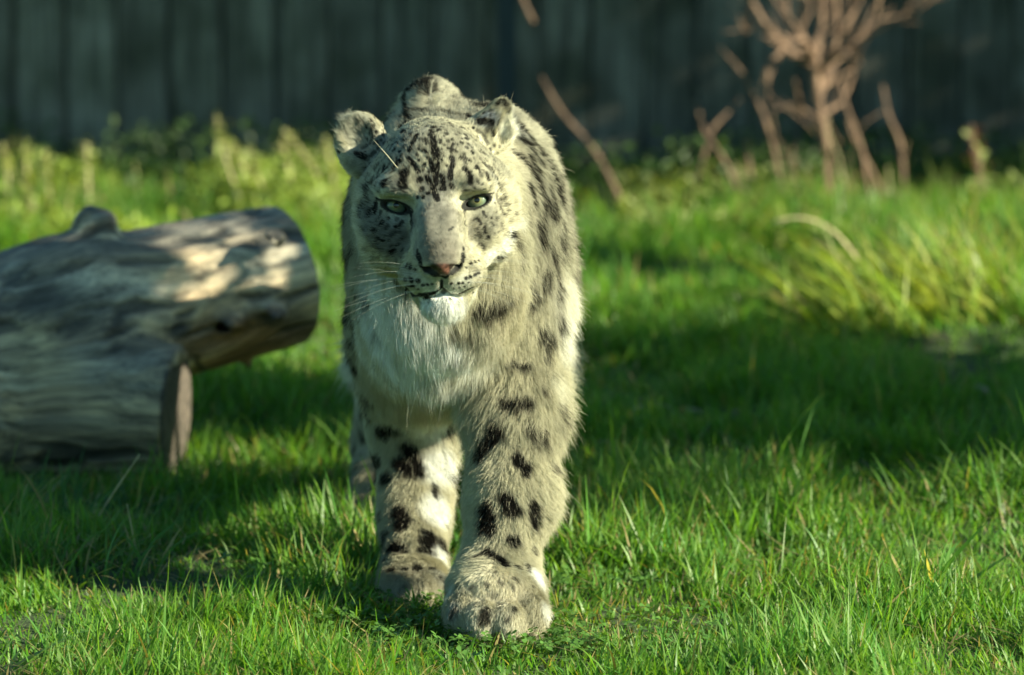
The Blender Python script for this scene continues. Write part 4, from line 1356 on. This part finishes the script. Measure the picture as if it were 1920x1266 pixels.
# skin material
m_skin, nt, out = new_mat('skin')
at = nd(nt, 'ShaderNodeAttribute', _attribute_name='tint')
nz = nd(nt, 'ShaderNodeAttribute', _attribute_name='leather')
pb = nd(nt, 'ShaderNodeBsdfPrincipled')
mr = nd(nt, 'ShaderNodeMapRange'); mr.inputs['To Min'].default_value = 0.95; mr.inputs['To Max'].default_value = 0.42
nt.links.new(nz.outputs['Fac'], mr.inputs['Value'])
nt.links.new(mr.outputs[0], pb.inputs['Roughness'])
nt.links.new(at.outputs['Color'], pb.inputs['Base Color'])
tn = nd(nt, 'ShaderNodeTexNoise', Scale=900.0)
bp = nd(nt, 'ShaderNodeBump', Strength=0.35, Distance=0.001)
nt.links.new(tn.outputs[0], bp.inputs['Height'])
nt.links.new(bp.outputs[0], pb.inputs['Normal'])
nt.links.new(pb.outputs[0], out.inputs[0])

# eye material: iris rings from the distance to the optical axis, stored per vertex
m_eye, nt, out = new_mat('eye')
rr = nd(nt, 'ShaderNodeAttribute', _attribute_name='ring')
cr = ramp(nt, [(0.0, (0.004, 0.004, 0.004)), (0.21, (0.004, 0.004, 0.004)), (0.25, (0.20, 0.19, 0.08)), (0.34, (0.17, 0.19, 0.10)),
               (0.60, (0.14, 0.18, 0.12)), (0.82, (0.08, 0.11, 0.09)), (0.92, (0.03, 0.04, 0.035)), (1.0, (0.05, 0.04, 0.035))])
tn = nd(nt, 'ShaderNodeTexNoise', Scale=700.0)
mm = nd(nt, 'ShaderNodeMix', _data_type='RGBA', _blend_type='MULTIPLY')
mm.inputs[0].default_value = 0.5
nt.links.new(rr.outputs['Fac'], cr.inputs[0]); nt.links.new(cr.outputs[0], mm.inputs[6]); nt.links.new(tn.outputs[1], mm.inputs[7])
pb = nd(nt, 'ShaderNodeBsdfPrincipled', Roughness=0.6)
pb.inputs['Specular IOR Level'].default_value = 0.0
pb.inputs['Coat Weight'].default_value = 1.0; pb.inputs['Coat Roughness'].default_value = 0.03
nt.links.new(mm.outputs[2], pb.inputs['Base Color'])
nt.links.new(pb.outputs[0], out.inputs[0])

def build_eye(name, ex, ey, parent, look):
    c = HD(ex, ey, 0.0115)
    r = 0.0168
    nu, nv = 40, 40
    ax = norm(look - c)
    up = np.array([0, 0, 1.0]); sx = norm(np.cross(ax, up)); sy = np.cross(sx, ax)
    th = np.linspace(0.0001, math.pi, nv); ph = np.linspace(0, 2 * math.pi, nu, endpoint=False)
    V = []; ring = []
    for a in th:
        for b in ph:
            bulge = r + 0.0012 * math.exp(-(a / 0.42) ** 2)
            V.append(c + bulge * (math.cos(a) * ax + math.sin(a) * (math.cos(b) * sx + math.sin(b) * sy)))
            ring.append(min(a / 0.80, 1.0))
    Fq = [[i * nu + j, i * nu + (j + 1) % nu, (i + 1) * nu + (j + 1) % nu, (i + 1) * nu + j] for i in range(nv - 1) for j in range(nu)]
    me = np_mesh(name, np.array(V), np.array(Fq)[:, ::-1], mat=m_eye, attrs={'ring': np.array(ring)})
    o = bpy.data.objects.new(name, me)
    return link(o, parent)

def curve_set(name, polys, radii, mat, parent=None, colors=None):
    K = len(polys[0])
    cu = bpy.data.hair_curves.new(name)
    cu.add_curves([K] * len(polys))
    cu.position_data.foreach_set('vector', np.ascontiguousarray(np.array(polys), dtype=np.float32).ravel())
    ra = cu.attributes.get('radius') or cu.attributes.new('radius', 'FLOAT', 'POINT')
    ra.data.foreach_set('value', np.ascontiguousarray(radii, dtype=np.float32).ravel())
    if colors is not None:
        c4 = np.ones((len(polys), 4), dtype=np.float32); c4[:, :3] = colors
        at = cu.attributes.new('tint', 'FLOAT_COLOR', 'CURVE'); at.data.foreach_set('color', c4.ravel())
    cu.materials.append(mat)
    return link(bpy.data.objects.new(name, cu), parent)

def build_leopard():
    base = np.array(P(868, 1100, 7.0)); base[2] = 0.0
    root = empty('snow_leopard', (0, 0, 0))
    prop(root, 'snow leopard walking towards the camera on the grass, head low, thick spotted pale coat', 'snow leopard')
    sc, leather = skin_colour(LV)
    me = np_mesh('body', LV, LQ, mat=m_skin, color=sc, attrs={'leather': leather})
    body = link(bpy.data.objects.new('body', me), root)
    fur = build_fur('fur', root, m_fur, 1.0)
    fur['kind'] = 'stuff'
    look = np.array([0.05, 1.5, 1.5])
    for ex, ey in EYES:
        build_eye('eye', ex, ey, root, look)
    # whiskers
    rs = np.random.RandomState(11)
    polys = []; rad = []; cols = []
    for sg in (-1, 1):
        for row in range(5):
            for j in range(4):
                s0 = sg * (48 + j * 6.0 + rs.uniform(-2, 2)); t0 = 122 + row * 10 + rs.uniform(-2, 2)
                q = P(*[(818 + s0 + t0 * 0.085), (380 - s0 * 0.05 + t0), 6.40])
                h = LBVH.ray_cast(CAMV, (Vector(q) - CAMV).normalized(), 12.0)
                a = np.array(h[0]) if h[0] is not None else q
                ln = rs.uniform(0.045, 0.085) * (0.7 if j > 3 else 1)
                d0 = norm(np.array([sg * 1.0, 0.05 - rs.uniform(0, 0.35), 0.34 - row * 0.13 + rs.uniform(-.08, .08)]))
                if sg < 0: d0 = norm(d0 + np.array([0, 0, 0.02]))
                dr = np.array([sg * 0.1, 0.15, -0.14 - 0.2 * rs.rand()])
                tt = np.linspace(0, 1, 8)[:, None]
                polys.append(a + d0 * ln * tt + dr * ln * tt ** 2)
                rad.append(0.00013 * np.linspace(1, 0.25, 8))
                cols.append((0.5, 0.5, 0.45) if rs.rand() < 0.65 else (0.06, 0.06, 0.05))
    # brow whiskers
    for (ax_, ay_), (bx_, by_) in (((745, 315), (700, 262)), ((747, 317), (712, 275)), ((905, 305), (932, 285))):
        a = on_skin(ax_, ay_)[0]; b = P(bx_, by_, a[1] - 0.02)
        tt = np.linspace(0, 1, 8)[:, None]
        polys.append(a + (b - a) * tt + np.array([0.0, -0.02, 0.004]) * (tt * (1 - tt)) * 2)
        rad.append(0.00030 * np.linspace(1, 0.3, 8)); cols.append((0.8, 0.75, 0.55))
    w = curve_set('whisker', polys, rad, m_fur, root, cols)
    w['kind'] = 'stuff'
    return root

if 'leopard' not in SKIP:
    build_leopard()

# ------------------------------------------------------------------ unseen shrubs and trees added to shade lawn, log and fence
def toward_sun(x0, d0, z0, x):
    """where the sunbeam that reaches (x0, d0, z0) crosses the plane X = x"""
    t = (x - x0) / SUNV.x
    return (x, d0 + SUNV.y * t, z0 + SUNV.z * t)

shrub('shade_shrub', 'low unseen evergreen shrub added to shade the lawn right of the leopard',
      [(toward_sun(0.25, 8.10, -0.12, 1.95), (0.30, 0.50, 0.46)), (toward_sun(0.30, 8.68, -0.15, 1.98), (0.30, 0.42, 0.42)),
       (toward_sun(-0.10, 7.52, 0.0, 1.95), (0.28, 0.32, 0.15)), (toward_sun(-0.30, 8.12, 0.22, 1.93), (0.20, 0.24, 0.22))], 13500, 0.045, 31, 0.02, 5)
shrub('far_shade_shrub', 'small unseen evergreen shrub added to shade the lawn farther back', [(toward_sun(0.20, 9.92, -0.1, 2.05), (0.26, 0.20, 0.34))], 4000, 0.045, 33, 0.015, 3)
_h0 = toward_sun(0.1, 11.75, 0.1, 3.3)[1]
HDG = [((3.3, y, z), (0.45, 0.40, 0.55)) for y in np.arange(_h0, 12.9, 0.45) for z in (0.5, 1.2, 1.9)]
shrub('shade_hedge', 'tall unseen evergreen hedge added to shade the board fence', HDG, 26000, 0.07, 32, 0.03, 8)

def small_tree(name, label, base, fork, clumps, n, size, seed, r0):
    """added out of view to cast shade: trunk, one bough per clump of leaves, and the crown"""
    rs = np.random.RandomState(seed)
    b = np.array([base[0], base[1], float(g_height(np.array([base[0]]), np.array([base[1]]))[0]) - 0.02])
    root = empty(name, b); prop(root, label, 'tree')
    fk = np.array(fork)
    V, F = tube_tri(wander(b, fk, 8, 0.02, rs) - b, np.linspace(r0, r0 * .7, 8), 10)
    link(bpy.data.objects.new('trunk', np_mesh('trunk', V, F, mat=m_dark_bark)), root)
    pts = []
    for c, r in clumps:
        c = np.array(c); r = np.array(r)
        V, F = tube_tri(wander(fk, c, 8, 0.04, rs) - b, np.linspace(r0 * .6, r0 * .2, 8), 8)
        link(bpy.data.objects.new('bough', np_mesh('bough', V, F, mat=m_dark_bark)), root)
        pts.append(c + norm(rs.randn(int(n * r.prod() / sum(np.prod(q[1]) for q in clumps)), 3)) * 1.0 * r * rs.rand(int(n * r.prod() / sum(np.prod(q[1]) for q in clumps)), 1) ** .45)
    V, F, C = leafy(rs, np.concatenate(pts), size, (0.06, 0.10, 0.03))
    link(bpy.data.objects.new('crown', np_mesh('crown', V - b, F, smooth=False, mat=m_leaf, color=C)), root)

small_tree('log_shade_tree', 'small unseen leafy tree added behind the low shrub to shade the log', (2.45, 7.05), (2.35, 7.0, 0.95),
           [(toward_sun(-0.85, 7.88, 0.20, 1.92), (0.22, 0.24, 0.14)), ((2.4, 7.3, 1.45), (0.3, 0.3, 0.25))], 7000, 0.05, 41, 0.04)
small_tree('fence_shade_tree', 'small unseen round-crowned tree added before the hedge to shade the board fence', (3.5, 10.3), (3.4, 10.4, 1.3),
           [(toward_sun(-0.95, 12.0, 0.22, 3.1), (0.42, 0.34, 0.36)), (toward_sun(-0.45, 12.0, 0.28, 3.1), (0.40, 0.30, 0.34))], 9000, 0.06, 42, 0.04)

# ------------------------------------------------------------------ lawn
if 'grass' not in SKIP:
    build_grass()

# clover between the blades
def build_clover():
    rs = np.random.RandomState(4)
    spots = [(680, 1150, .10), (700, 1190, .07), (820, 1215, .10), (560, 1080, .06), (900, 1235, .09), (640, 1040, .05), (1000, 1230, .06), (760, 1180, .08),
             (1300, 1235, .07), (1560, 1040, .05), (200, 1235, .06), (1420, 1190, .05), (1090, 1110, .06), (1150, 1200, .07), (1750, 1080, .06)]
    Vs = []
    for px, py, r in spots:
        c = gpt(px, py)
        n = int(1500 * r)
        a = rs.uniform(0, 6.28, n); q = 1.6 * r * rs.rand(n) ** .8
        x = c[0] + q * np.cos(a) * 1.2; y = c[1] + q * np.sin(a)
        z = g_height(x, y) + rs.uniform(0.008, 0.028, n)
        for i in range(n):
            R = rs.uniform(0.0045, 0.008); a0 = rs.uniform(0, 6.28)
            tl = rs.randn(2) * 0.35
            for k in range(3):
                th = a0 + k * 2.094
                d = np.array([math.cos(th), math.sin(th)]); e = np.array([-d[1], d[0]])
                o2 = np.array([[0, 0], [0.55, 0.42], [0.95, 0.40], [1.05, 0.0], [0.95, -0.40], [0.55, -0.42]]) * R
                xy = o2[:, :1] * d + o2[:, 1:] * e
                zz = xy @ tl + 0.12 * np.abs(o2[:, 1])
                Vs.append(np.column_stack([x[i] + xy[:, 0], y[i] + xy[:, 1], z[i] + zz]))
    n = len(Vs)
    V = np.concatenate(Vs); b = (np.arange(n) * 6)[:, None]
    F = np.concatenate([b + np.array([0, 1, 2]), b + np.array([0, 2, 3]), b + np.array([0, 3, 4]), b + np.array([0, 4, 5])])[:, ::-1]
    C = np.repeat(np.array([0.075, 0.165, 0.032]) * rs.uniform(0.6, 1.5, (n, 1)), 6, axis=0)
    o = link(bpy.data.objects.new('clover', np_mesh('clover', V, F, mat=m_leaf, color=C)))
    prop(o, 'small round clover leaves among the grass near the front paws', 'clover', kind='stuff')
    print('clover tris', len(F))

def build_undergrowth():
    rs = np.random.RandomState(14)
    Vs = []
    # low leafy mass along the foot of the fence, left weeds painted sunlit bright
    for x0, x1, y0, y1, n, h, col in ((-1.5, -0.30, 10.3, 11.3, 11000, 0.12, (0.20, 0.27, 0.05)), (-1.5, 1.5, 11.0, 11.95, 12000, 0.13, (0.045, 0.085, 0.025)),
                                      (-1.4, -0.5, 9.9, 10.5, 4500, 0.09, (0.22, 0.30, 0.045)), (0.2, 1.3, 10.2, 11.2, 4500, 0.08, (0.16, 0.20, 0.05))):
        x = rs.uniform(x0, x1, n); y = rs.uniform(y0, y1, n)
        p = np.stack([x, y, 0 * x], 1)
        hh = h * sstep(0.35, 0.65, fbm(p, 4.0, 2.7, 2))
        z = g_height(x, y) + rs.rand(n) * hh
        k = hh > 0.012
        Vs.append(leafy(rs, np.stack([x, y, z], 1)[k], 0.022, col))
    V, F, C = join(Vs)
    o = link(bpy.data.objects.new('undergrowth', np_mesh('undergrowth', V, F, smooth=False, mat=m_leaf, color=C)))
    prop(o, 'low leafy weeds and undergrowth along the foot of the fence', 'undergrowth', kind='stuff')

def stalk_thing(name, label, cat, pts, r, group=None, mat=None, head=None, n=14):
    """one curved dry stem through the given points, with a seed head at its tip"""
    pts = np.array(pts)
    t = np.linspace(0, 1, len(pts)); tt = np.linspace(0, 1, n)
    q = np.stack([np.interp(tt, t, pts[:, k]) for k in range(3)], 1)
    for _ in range(2):
        q[1:-1] = (q[:-2] + q[1:-1] * 2 + q[2:]) / 4
    base = q[0].copy()
    V, F = tube_tri(q - base, np.linspace(r, r * 0.45, n), 6)
    if head is None:
        o = link(bpy.data.objects.new(name, np_mesh(name, V, F, mat=mat or m_stalk))); o.location = base
        return prop(o, label, cat, group)
    root = empty(name, base); prop(root, label, cat, group)
    link(bpy.data.objects.new('stem', np_mesh('stem', V, F, mat=mat or m_stalk)), root)
    hn, hr, hc = head
    rs = np.random.RandomState(int(abs(base[0] * 1000)) + 5)
    tip = q[-1] - base
    kk = (n - 1 - (rs.rand(hn) ** 1.5 * n * 0.45)).astype(int)
    pts_ = (q[kk] - base) + norm(rs.randn(hn, 3)) * hr * rs.rand(hn, 1) ** .6 * (0.35 + 0.65 * rs.rand(hn, 1)) * (0.5 + 0.5 * np.sin(kk * 2.1 + hr * 900) ** 2)[:, None]
    Vl, Fl, Cl = leafy(rs, pts_, min(hr * 0.42, 0.010), hc)
    link(bpy.data.objects.new('seed_head', np_mesh('seed_head', Vl, Fl, smooth=False, mat=m_leaf, color=Cl)), root)
    # leaves up the stem
    k = rs.randint(3, n - 2, 14)
    Vl, Fl, Cl = leafy(rs, q[k] - base, 0.026, (0.20, 0.24, 0.07))
    link(bpy.data.objects.new('stem_leaves', np_mesh('stem_leaves', Vl, Fl, smooth=False, mat=m_leaf, color=Cl)), root)['kind'] = 'stuff'
    return root

def build_saplings():
    rs = np.random.RandomState(77)
    d = 10.85
    def G(px, py=352): 
        p = P(px, py, d); p[2] = g_height(p[:1], p[1:2])[0] - 0.01
        return p
    def tree(name, label, cat, base_px, trunk, branches, r0, group=None):
        b = G(base_px)
        root = empty(name, b); prop(root, label, cat, group)
        def seg(nm, pts, ra, rb, rough=0.02):
            q = []
            pts = [np.array(p) for p in pts]
            for a, c in zip(pts[:-1], pts[1:]):
                w = wander(a, c, 6, rough, rs); q.extend(w[:-1])
            q.append(pts[-1]); q = np.array(q)
            V, F = tube_tri(q - b, np.linspace(ra, rb, len(q)) * (0.58 if nm == 'branch' else 0.80) * rs.uniform(0.85, 1.18, len(q)), 8)
            link(bpy.data.objects.new(nm, np_mesh(nm, V, F, mat=m_twig)), root)
            if nm == 'branch':
                for _ in range(4):
                    i0 = rs.randint(1, len(q))
                    dr = norm(norm(q[i0] - q[i0 - 1]) + rs.randn(3) * 0.7 + np.array([0, 0, 0.3]))
                    w = wander(q[i0], q[i0] + dr * rs.uniform(0.04, 0.12), 5, 0.08, rs)
                    V, F = tube_tri(w - b, np.linspace(ra * 0.32, 0.0008, 5), 5)
                    link(bpy.data.objects.new('twig', np_mesh('twig', V, F, mat=m_twig)), root)
        tp = [b] + [P(x, y, d + dd) for x, y, dd in trunk]
        seg('trunk', tp, r0, r0 * 0.75, 0.015)
        for _ in range(16):     # thin dry stems rising from the same root
            a0 = b + np.array([rs.uniform(-0.13, 0.15), rs.uniform(-0.10, 0.10), 0.0])
            e0 = a0 + np.array([rs.uniform(-0.10, 0.10), rs.uniform(-.05, .05), rs.uniform(0.08, 0.24)])
            w = wander(a0, e0, 7, 0.07, rs)
            V, F = tube_tri(w - b, np.linspace(0.0034, 0.0012, 7), 5)
            link(bpy.data.objects.new('stem', np_mesh('stem', V, F, mat=m_stalk if rs.rand() < .4 else m_twig)), root)
        for pts, ra in branches:
            seg('branch', [P(x, y, d + dd) for x, y, dd in pts], ra, ra * 0.55, 0.02)
    tree('bare_sapling', 'leafless many-branched sapling standing sunlit before the board fence', 'sapling', 1552,
         [(1548, 270, 0), (1534, 190, 0), (1530, 150, 0), (1528, 110, 0)],
         [([(1528, 125, 0), (1470, 90, -.03), (1430, 40, -.05), (1395, -20, -.05)], 0.0125),
          ([(1470, 90, -.03), (1440, 120, -.06), (1440, 190, -.07)], 0.008),
          ([(1530, 110, 0), (1500, 60, -.02), (1450, 0, .03), (1420, -60, .03)], 0.011),
          ([(1528, 115, 0), (1540, 40, .02), (1535, -60, .02)], 0.013),
          ([(1530, 190, 0), (1560, 130, .03), (1568, 60, .04), (1565, -60, .04)], 0.014),
          ([(1545, 140, 0), (1590, 90, .05), (1640, 40, .08), (1655, -40, .08)], 0.010),
          ([(1590, 90, .05), (1640, 60, 0), (1720, 20, -.05), (1760, -10, -.05)], 0.006),
          ([(1528, 110, 0), (1505, 72, -.14), (1478, 80, -.2)], 0.013),
          ([(1535, 130, 0), (1580, 100, -.15), (1610, 112, -.25)], 0.011),
          ([(1520, 100, 0), (1480, 50, .1), (1470, -40, .12)], 0.008),
          ([(1550, 100, 0), (1610, 10, .1), (1630, -60, .12)], 0.008),
          ([(1430, 40, -.05), (1400, 60, -.05), (1385, 40, -.08)], 0.004), ([(1500, 60, -.02), (1520, 20, 0), (1505, -40, .03)], 0.005),
          ([(1565, 40, .04), (1600, 0, .06), (1595, -50, .06)], 0.005), ([(1640, 40, .08), (1690, 30, .1), (1740, -20, .1)], 0.004),
          ([(1545, 215, 0), (1580, 190, .05), (1600, 140, .1), (1590, 90, .1)], 0.006), ([(1540, 230, 0), (1500, 200, -.05), (1490, 150, -.1)], 0.005),
          ([(1470, 90, -.03), (1455, 60, 0), (1468, 10, 0)], 0.005), ([(1545, 300, 0), (1575, 270, -.1), (1600, 250, -.15)], 0.006)], 0.0145)
    shoots = [
        ('curving brown shoot left of the sapling, tallest of the bare shoots', [(1480, 352), (1440, 230), (1395, 140), (1350, 90)], .0085),
        ('short kinked shoot rising low between two taller bare shoots', [(1405, 365), (1360, 300), (1320, 250), (1305, 190)], .0075),
        ('thin bare shoot close on the right of the sapling trunk', [(1640, 352), (1615, 270), (1585, 200), (1575, 150)], .0075),
        ('bare shoot bent like a bow, second right of the sapling', [(1695, 352), (1692, 270), (1665, 220), (1655, 160)], .0085),
        ('pale slanting shoot crossing low at the right foot of the sapling', [(1680, 390), (1640, 330), (1600, 260), (1590, 225)], .008),
        ('long bare shoot leaning left beside the rump of the leopard', [(1185, 352), (1120, 285), (1050, 210), (1015, 145)], .0095),
        ('greyish thin stem leaning left at the far right of the sapling', [(1855, 360), (1835, 290), (1810, 240)], .0045),
        ('crooked twig lying low behind the back of the leopard', [(1180, 395), (1130, 360), (1085, 335)], .0085),
        ('short slanting twig crossing behind the kinked shoot', [(1330, 245), (1360, 215), (1390, 185)], .006),
        ('short forked shoot with pale tips before the dark fence', [(1420, 380), (1405, 320), (1400, 265)], .009),
    ]
    for lab, pts, r in shoots:
        q = [P(x, y, d + 0.02 * i) for i, (x, y) in enumerate(pts)]
        if 'crossing behind' not in lab:
            q[0][2] = g_height(q[0][:1], q[0][1:2])[0] - 0.01 
        else:
            q.insert(0, np.array([q[0][0] - 0.04, d, g_height(q[0][:1], np.array([d]))[0]]))
        stalk_thing('bare_shoot', lab, 'shoot', q, r * 0.72, group='bare shoots around the sapling', mat=m_twig)
    # twig dropping in at the top, hanging from a branch of the sapling's neighbour
    q = [P(1015, -420, 10.9), P(985, -160, 10.9), P(965, -30, 10.9), P(1000, 42, 10.88)]
    q = [np.array([1.5, 10.95, 0.0]), np.array([1.45, 10.95, 0.45]), np.array([1.1, 10.95, 0.8]), np.array([0.5, 10.95, 0.80])] + q
    stalk_thing('arching_shoot', 'arching bare shoot whose tip hangs down beside the steel post', 'shoot', q, 0.009, mat=m_twig, n=30)
    # reddish dead leaf cluster
    for px, py, lab in ((1822, 250, 'withered red brown leaf cluster on a thin stem at the far right'),):
        q = [P(px + 25, 360, 10.9), P(px + 8, 300, 10.9), P(px, 235, 10.9)]
        q[0][2] = g_height(q[0][:1], q[0][1:2])[0]
        stalk_thing('dead_weed', lab, 'weed', q, 0.004, mat=m_twig, head=(60, 0.030, (0.20, 0.07, 0.04)))

def build_weeds():
    rows = [
        ((470, 390), (420, 290), (405, 218), .030, 'tall pale seed-headed weed, highest of those left of the leopard'),
        ((500, 380), (455, 310), (430, 262), .022, 'slanting weed stem just below the highest seed head'),
        ((640, 400), (580, 300), (530, 243), .026, 'leaning weed with a pale head nearest the ear of the leopard'),
        ((555, 380), (540, 310), (528, 262), .020, 'upright weed with a small head behind the log end'),
        ((520, 390), (480, 320), (462, 275), .018, 'small weed between the two tallest seed heads'),
        ((640, 380), (622, 320), (610, 262), .022, 'weed stem half hidden by the cheek of the leopard'),
        ((60, 380), (50, 320), (45, 268), .030, 'bushy pale weed at the far left edge of the lawn'),
        ((95, 390), (90, 330), (85, 288), .026, 'round-headed weed second from the left edge'),
        ((170, 380), (165, 320), (162, 270), .024, 'darker weed in the shade third from the left edge'),
        ((20, 400), (15, 330), (5, 270), .024, 'weed cut by the left edge of the picture'),
    ]
    for i, (a, b, c, hr, lab) in enumerate(rows):
        d = 10.7 + 0.05 * (i % 4)
        q = [P(*a, d), P(*b, d), P(*c, d)]
        q[0][2] = g_height(q[0][:1], q[0][1:2])[0] - 0.005
        stalk_thing('seed_weed', lab, 'weed', q, 0.0030, group='seed-headed weeds before the fence', mat=m_stalk, head=(60, hr * 1.1, (0.30, 0.31, 0.12)))

def build_tufts():
    rows = [  # mound tufts painted a brighter green to stand in for strong sun
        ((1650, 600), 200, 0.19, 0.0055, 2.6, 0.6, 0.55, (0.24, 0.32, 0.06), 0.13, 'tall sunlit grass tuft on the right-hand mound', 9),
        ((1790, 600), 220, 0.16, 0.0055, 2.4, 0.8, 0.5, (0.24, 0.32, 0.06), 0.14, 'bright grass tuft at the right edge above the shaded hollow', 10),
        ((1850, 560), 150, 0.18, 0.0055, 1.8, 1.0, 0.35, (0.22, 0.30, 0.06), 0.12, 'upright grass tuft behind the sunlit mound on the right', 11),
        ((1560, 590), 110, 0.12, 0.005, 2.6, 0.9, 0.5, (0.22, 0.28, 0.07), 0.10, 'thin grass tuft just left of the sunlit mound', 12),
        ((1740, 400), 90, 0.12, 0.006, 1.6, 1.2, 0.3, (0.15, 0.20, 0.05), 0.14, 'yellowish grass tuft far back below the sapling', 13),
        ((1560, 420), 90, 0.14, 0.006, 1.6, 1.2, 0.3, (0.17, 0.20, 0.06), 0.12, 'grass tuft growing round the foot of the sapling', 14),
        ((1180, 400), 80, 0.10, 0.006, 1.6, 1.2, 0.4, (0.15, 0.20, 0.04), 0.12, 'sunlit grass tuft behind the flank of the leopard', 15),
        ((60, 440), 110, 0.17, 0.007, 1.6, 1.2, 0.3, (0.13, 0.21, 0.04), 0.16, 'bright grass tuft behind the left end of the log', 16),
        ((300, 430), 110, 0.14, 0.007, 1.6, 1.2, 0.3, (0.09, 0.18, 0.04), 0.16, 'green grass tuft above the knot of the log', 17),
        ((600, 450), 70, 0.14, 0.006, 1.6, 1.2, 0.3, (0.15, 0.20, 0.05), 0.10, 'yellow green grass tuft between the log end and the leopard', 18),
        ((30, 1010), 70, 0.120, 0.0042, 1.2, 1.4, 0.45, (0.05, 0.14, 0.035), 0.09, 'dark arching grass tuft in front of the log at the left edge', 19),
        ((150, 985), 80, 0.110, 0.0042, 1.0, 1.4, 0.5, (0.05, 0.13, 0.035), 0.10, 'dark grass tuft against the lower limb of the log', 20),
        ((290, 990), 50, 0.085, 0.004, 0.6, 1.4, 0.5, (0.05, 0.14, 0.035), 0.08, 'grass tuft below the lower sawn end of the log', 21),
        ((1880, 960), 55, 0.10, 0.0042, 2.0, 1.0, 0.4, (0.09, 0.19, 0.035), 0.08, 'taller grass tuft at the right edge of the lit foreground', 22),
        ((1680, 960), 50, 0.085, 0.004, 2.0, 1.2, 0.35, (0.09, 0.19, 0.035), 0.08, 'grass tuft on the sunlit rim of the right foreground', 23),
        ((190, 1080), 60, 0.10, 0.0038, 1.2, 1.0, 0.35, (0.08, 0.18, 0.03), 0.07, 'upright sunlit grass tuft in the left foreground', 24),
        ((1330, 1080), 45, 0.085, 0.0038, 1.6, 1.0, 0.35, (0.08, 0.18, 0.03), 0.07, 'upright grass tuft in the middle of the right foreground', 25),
    ]
    for (c, n, h, w, az, sp, ln, col, rad, lab, seed) in rows:
        g = gpt(*c)
        tuft('grass_tuft', lab, g, n, h, w, az, sp, ln, seed, col, rad, 'grass tufts rising above the lawn')
    tuft('broad_leaf_plant', 'broad-bladed green plant sprawling over the grass at the lower right', gpt(1740, 1150), 26, 0.15, 0.011, 0.6, 1.1, 0.95, 51,
         (0.085, 0.19, 0.04), 0.03, cat='plant', dryf=0.05, curve=(0.1, 0.8))
    tuft('broad_leaf_plant', 'second broad-bladed plant lying flat at the right edge', gpt(1930, 1150), 16, 0.14, 0.011, 3.0, 0.8, 1.05, 52,
         (0.13, 0.22, 0.04), 0.03, cat='plant', dryf=0.15, curve=(0.1, 0.6))
    tuft('broad_leaf_plant', 'broad pale green blades bending into the lower left corner', gpt(-10, 1290), 9, 0.16, 0.009, 0.5, 0.4, 0.85, 53,
         (0.10, 0.21, 0.05), 0.02, cat='plant', dryf=0.0, curve=(0.2, 0.7))
    st = [
        ([(180, 975), (222, 910), (262, 852)], .0013, 'straw-coloured dry stalk slanting up in front of the log', 7.2),
        ([(275, 1110), (255, 1030), (238, 945)], .0011, 'thin dry stalk standing in the left foreground grass', 7.05),
        ([(1620, 500), (1560, 425), (1500, 405), (1450, 415)], .0040, 'long arching dry grass stem over the right mound', 9.5),
        ([(355, 760), (380, 735), (410, 712)], .0035, 'pale seed spike leaning right under the upper limb of the log', 8.5),
    ]
    for pts, r, lab, d in st:
        q = [P(x, y, d) for x, y in pts]
        b = q[0].copy(); b[2] = g_height(b[:1], b[1:2])[0]
        if q[0][2] > b[2] + 0.01:
            q.insert(0, b + np.array([-0.01, 0, 0]))
        stalk_thing('dry_stalk', lab, 'stalk', q, r, mat=m_stalk)
    # withered leaves lying in the shaded grass
    rs = np.random.RandomState(9)
    lv = [((1180, 800), 'curled brown leaf in the shaded grass nearest the leopard'), ((1270, 790), 'second curled leaf lying in the shaded grass'),
          ((1155, 860), 'pale bent leaf lying at the edge of the shaded hollow'), ((1420, 800), 'small dry leaf upright in the shaded grass'), ((1860, 760), 'orange dry leaf at the right edge of the shade')]
    for (px, py), lab in lv:
        c = gpt(px, py)
        V, F, C = blades(np.zeros((3, 3)) + rs.randn(3, 3) * np.array([.004, .004, 0]), np.array([0.05, 0.042, 0.035]), np.array([0.013, 0.011, 0.009]), rs.uniform(0, 6.28, 3),
                         np.array([0.7, 1.1, 0.4]), np.array([1.2, 0.8, 1.6]), np.array([[0.30, 0.24, 0.16]] * 3), 5)
        o = link(bpy.data.objects.new('dry_leaf', np_mesh('dry_leaf', V, F, mat=m_leaf, color=C))); o.location = c + np.array([0, 0, 0.012])
        prop(o, lab, 'leaf', 'dry leaves in the shaded grass')

if 'grass' not in SKIP:
    build_clover()
    build_undergrowth()
    build_saplings()
    build_weeds()
    build_tufts()
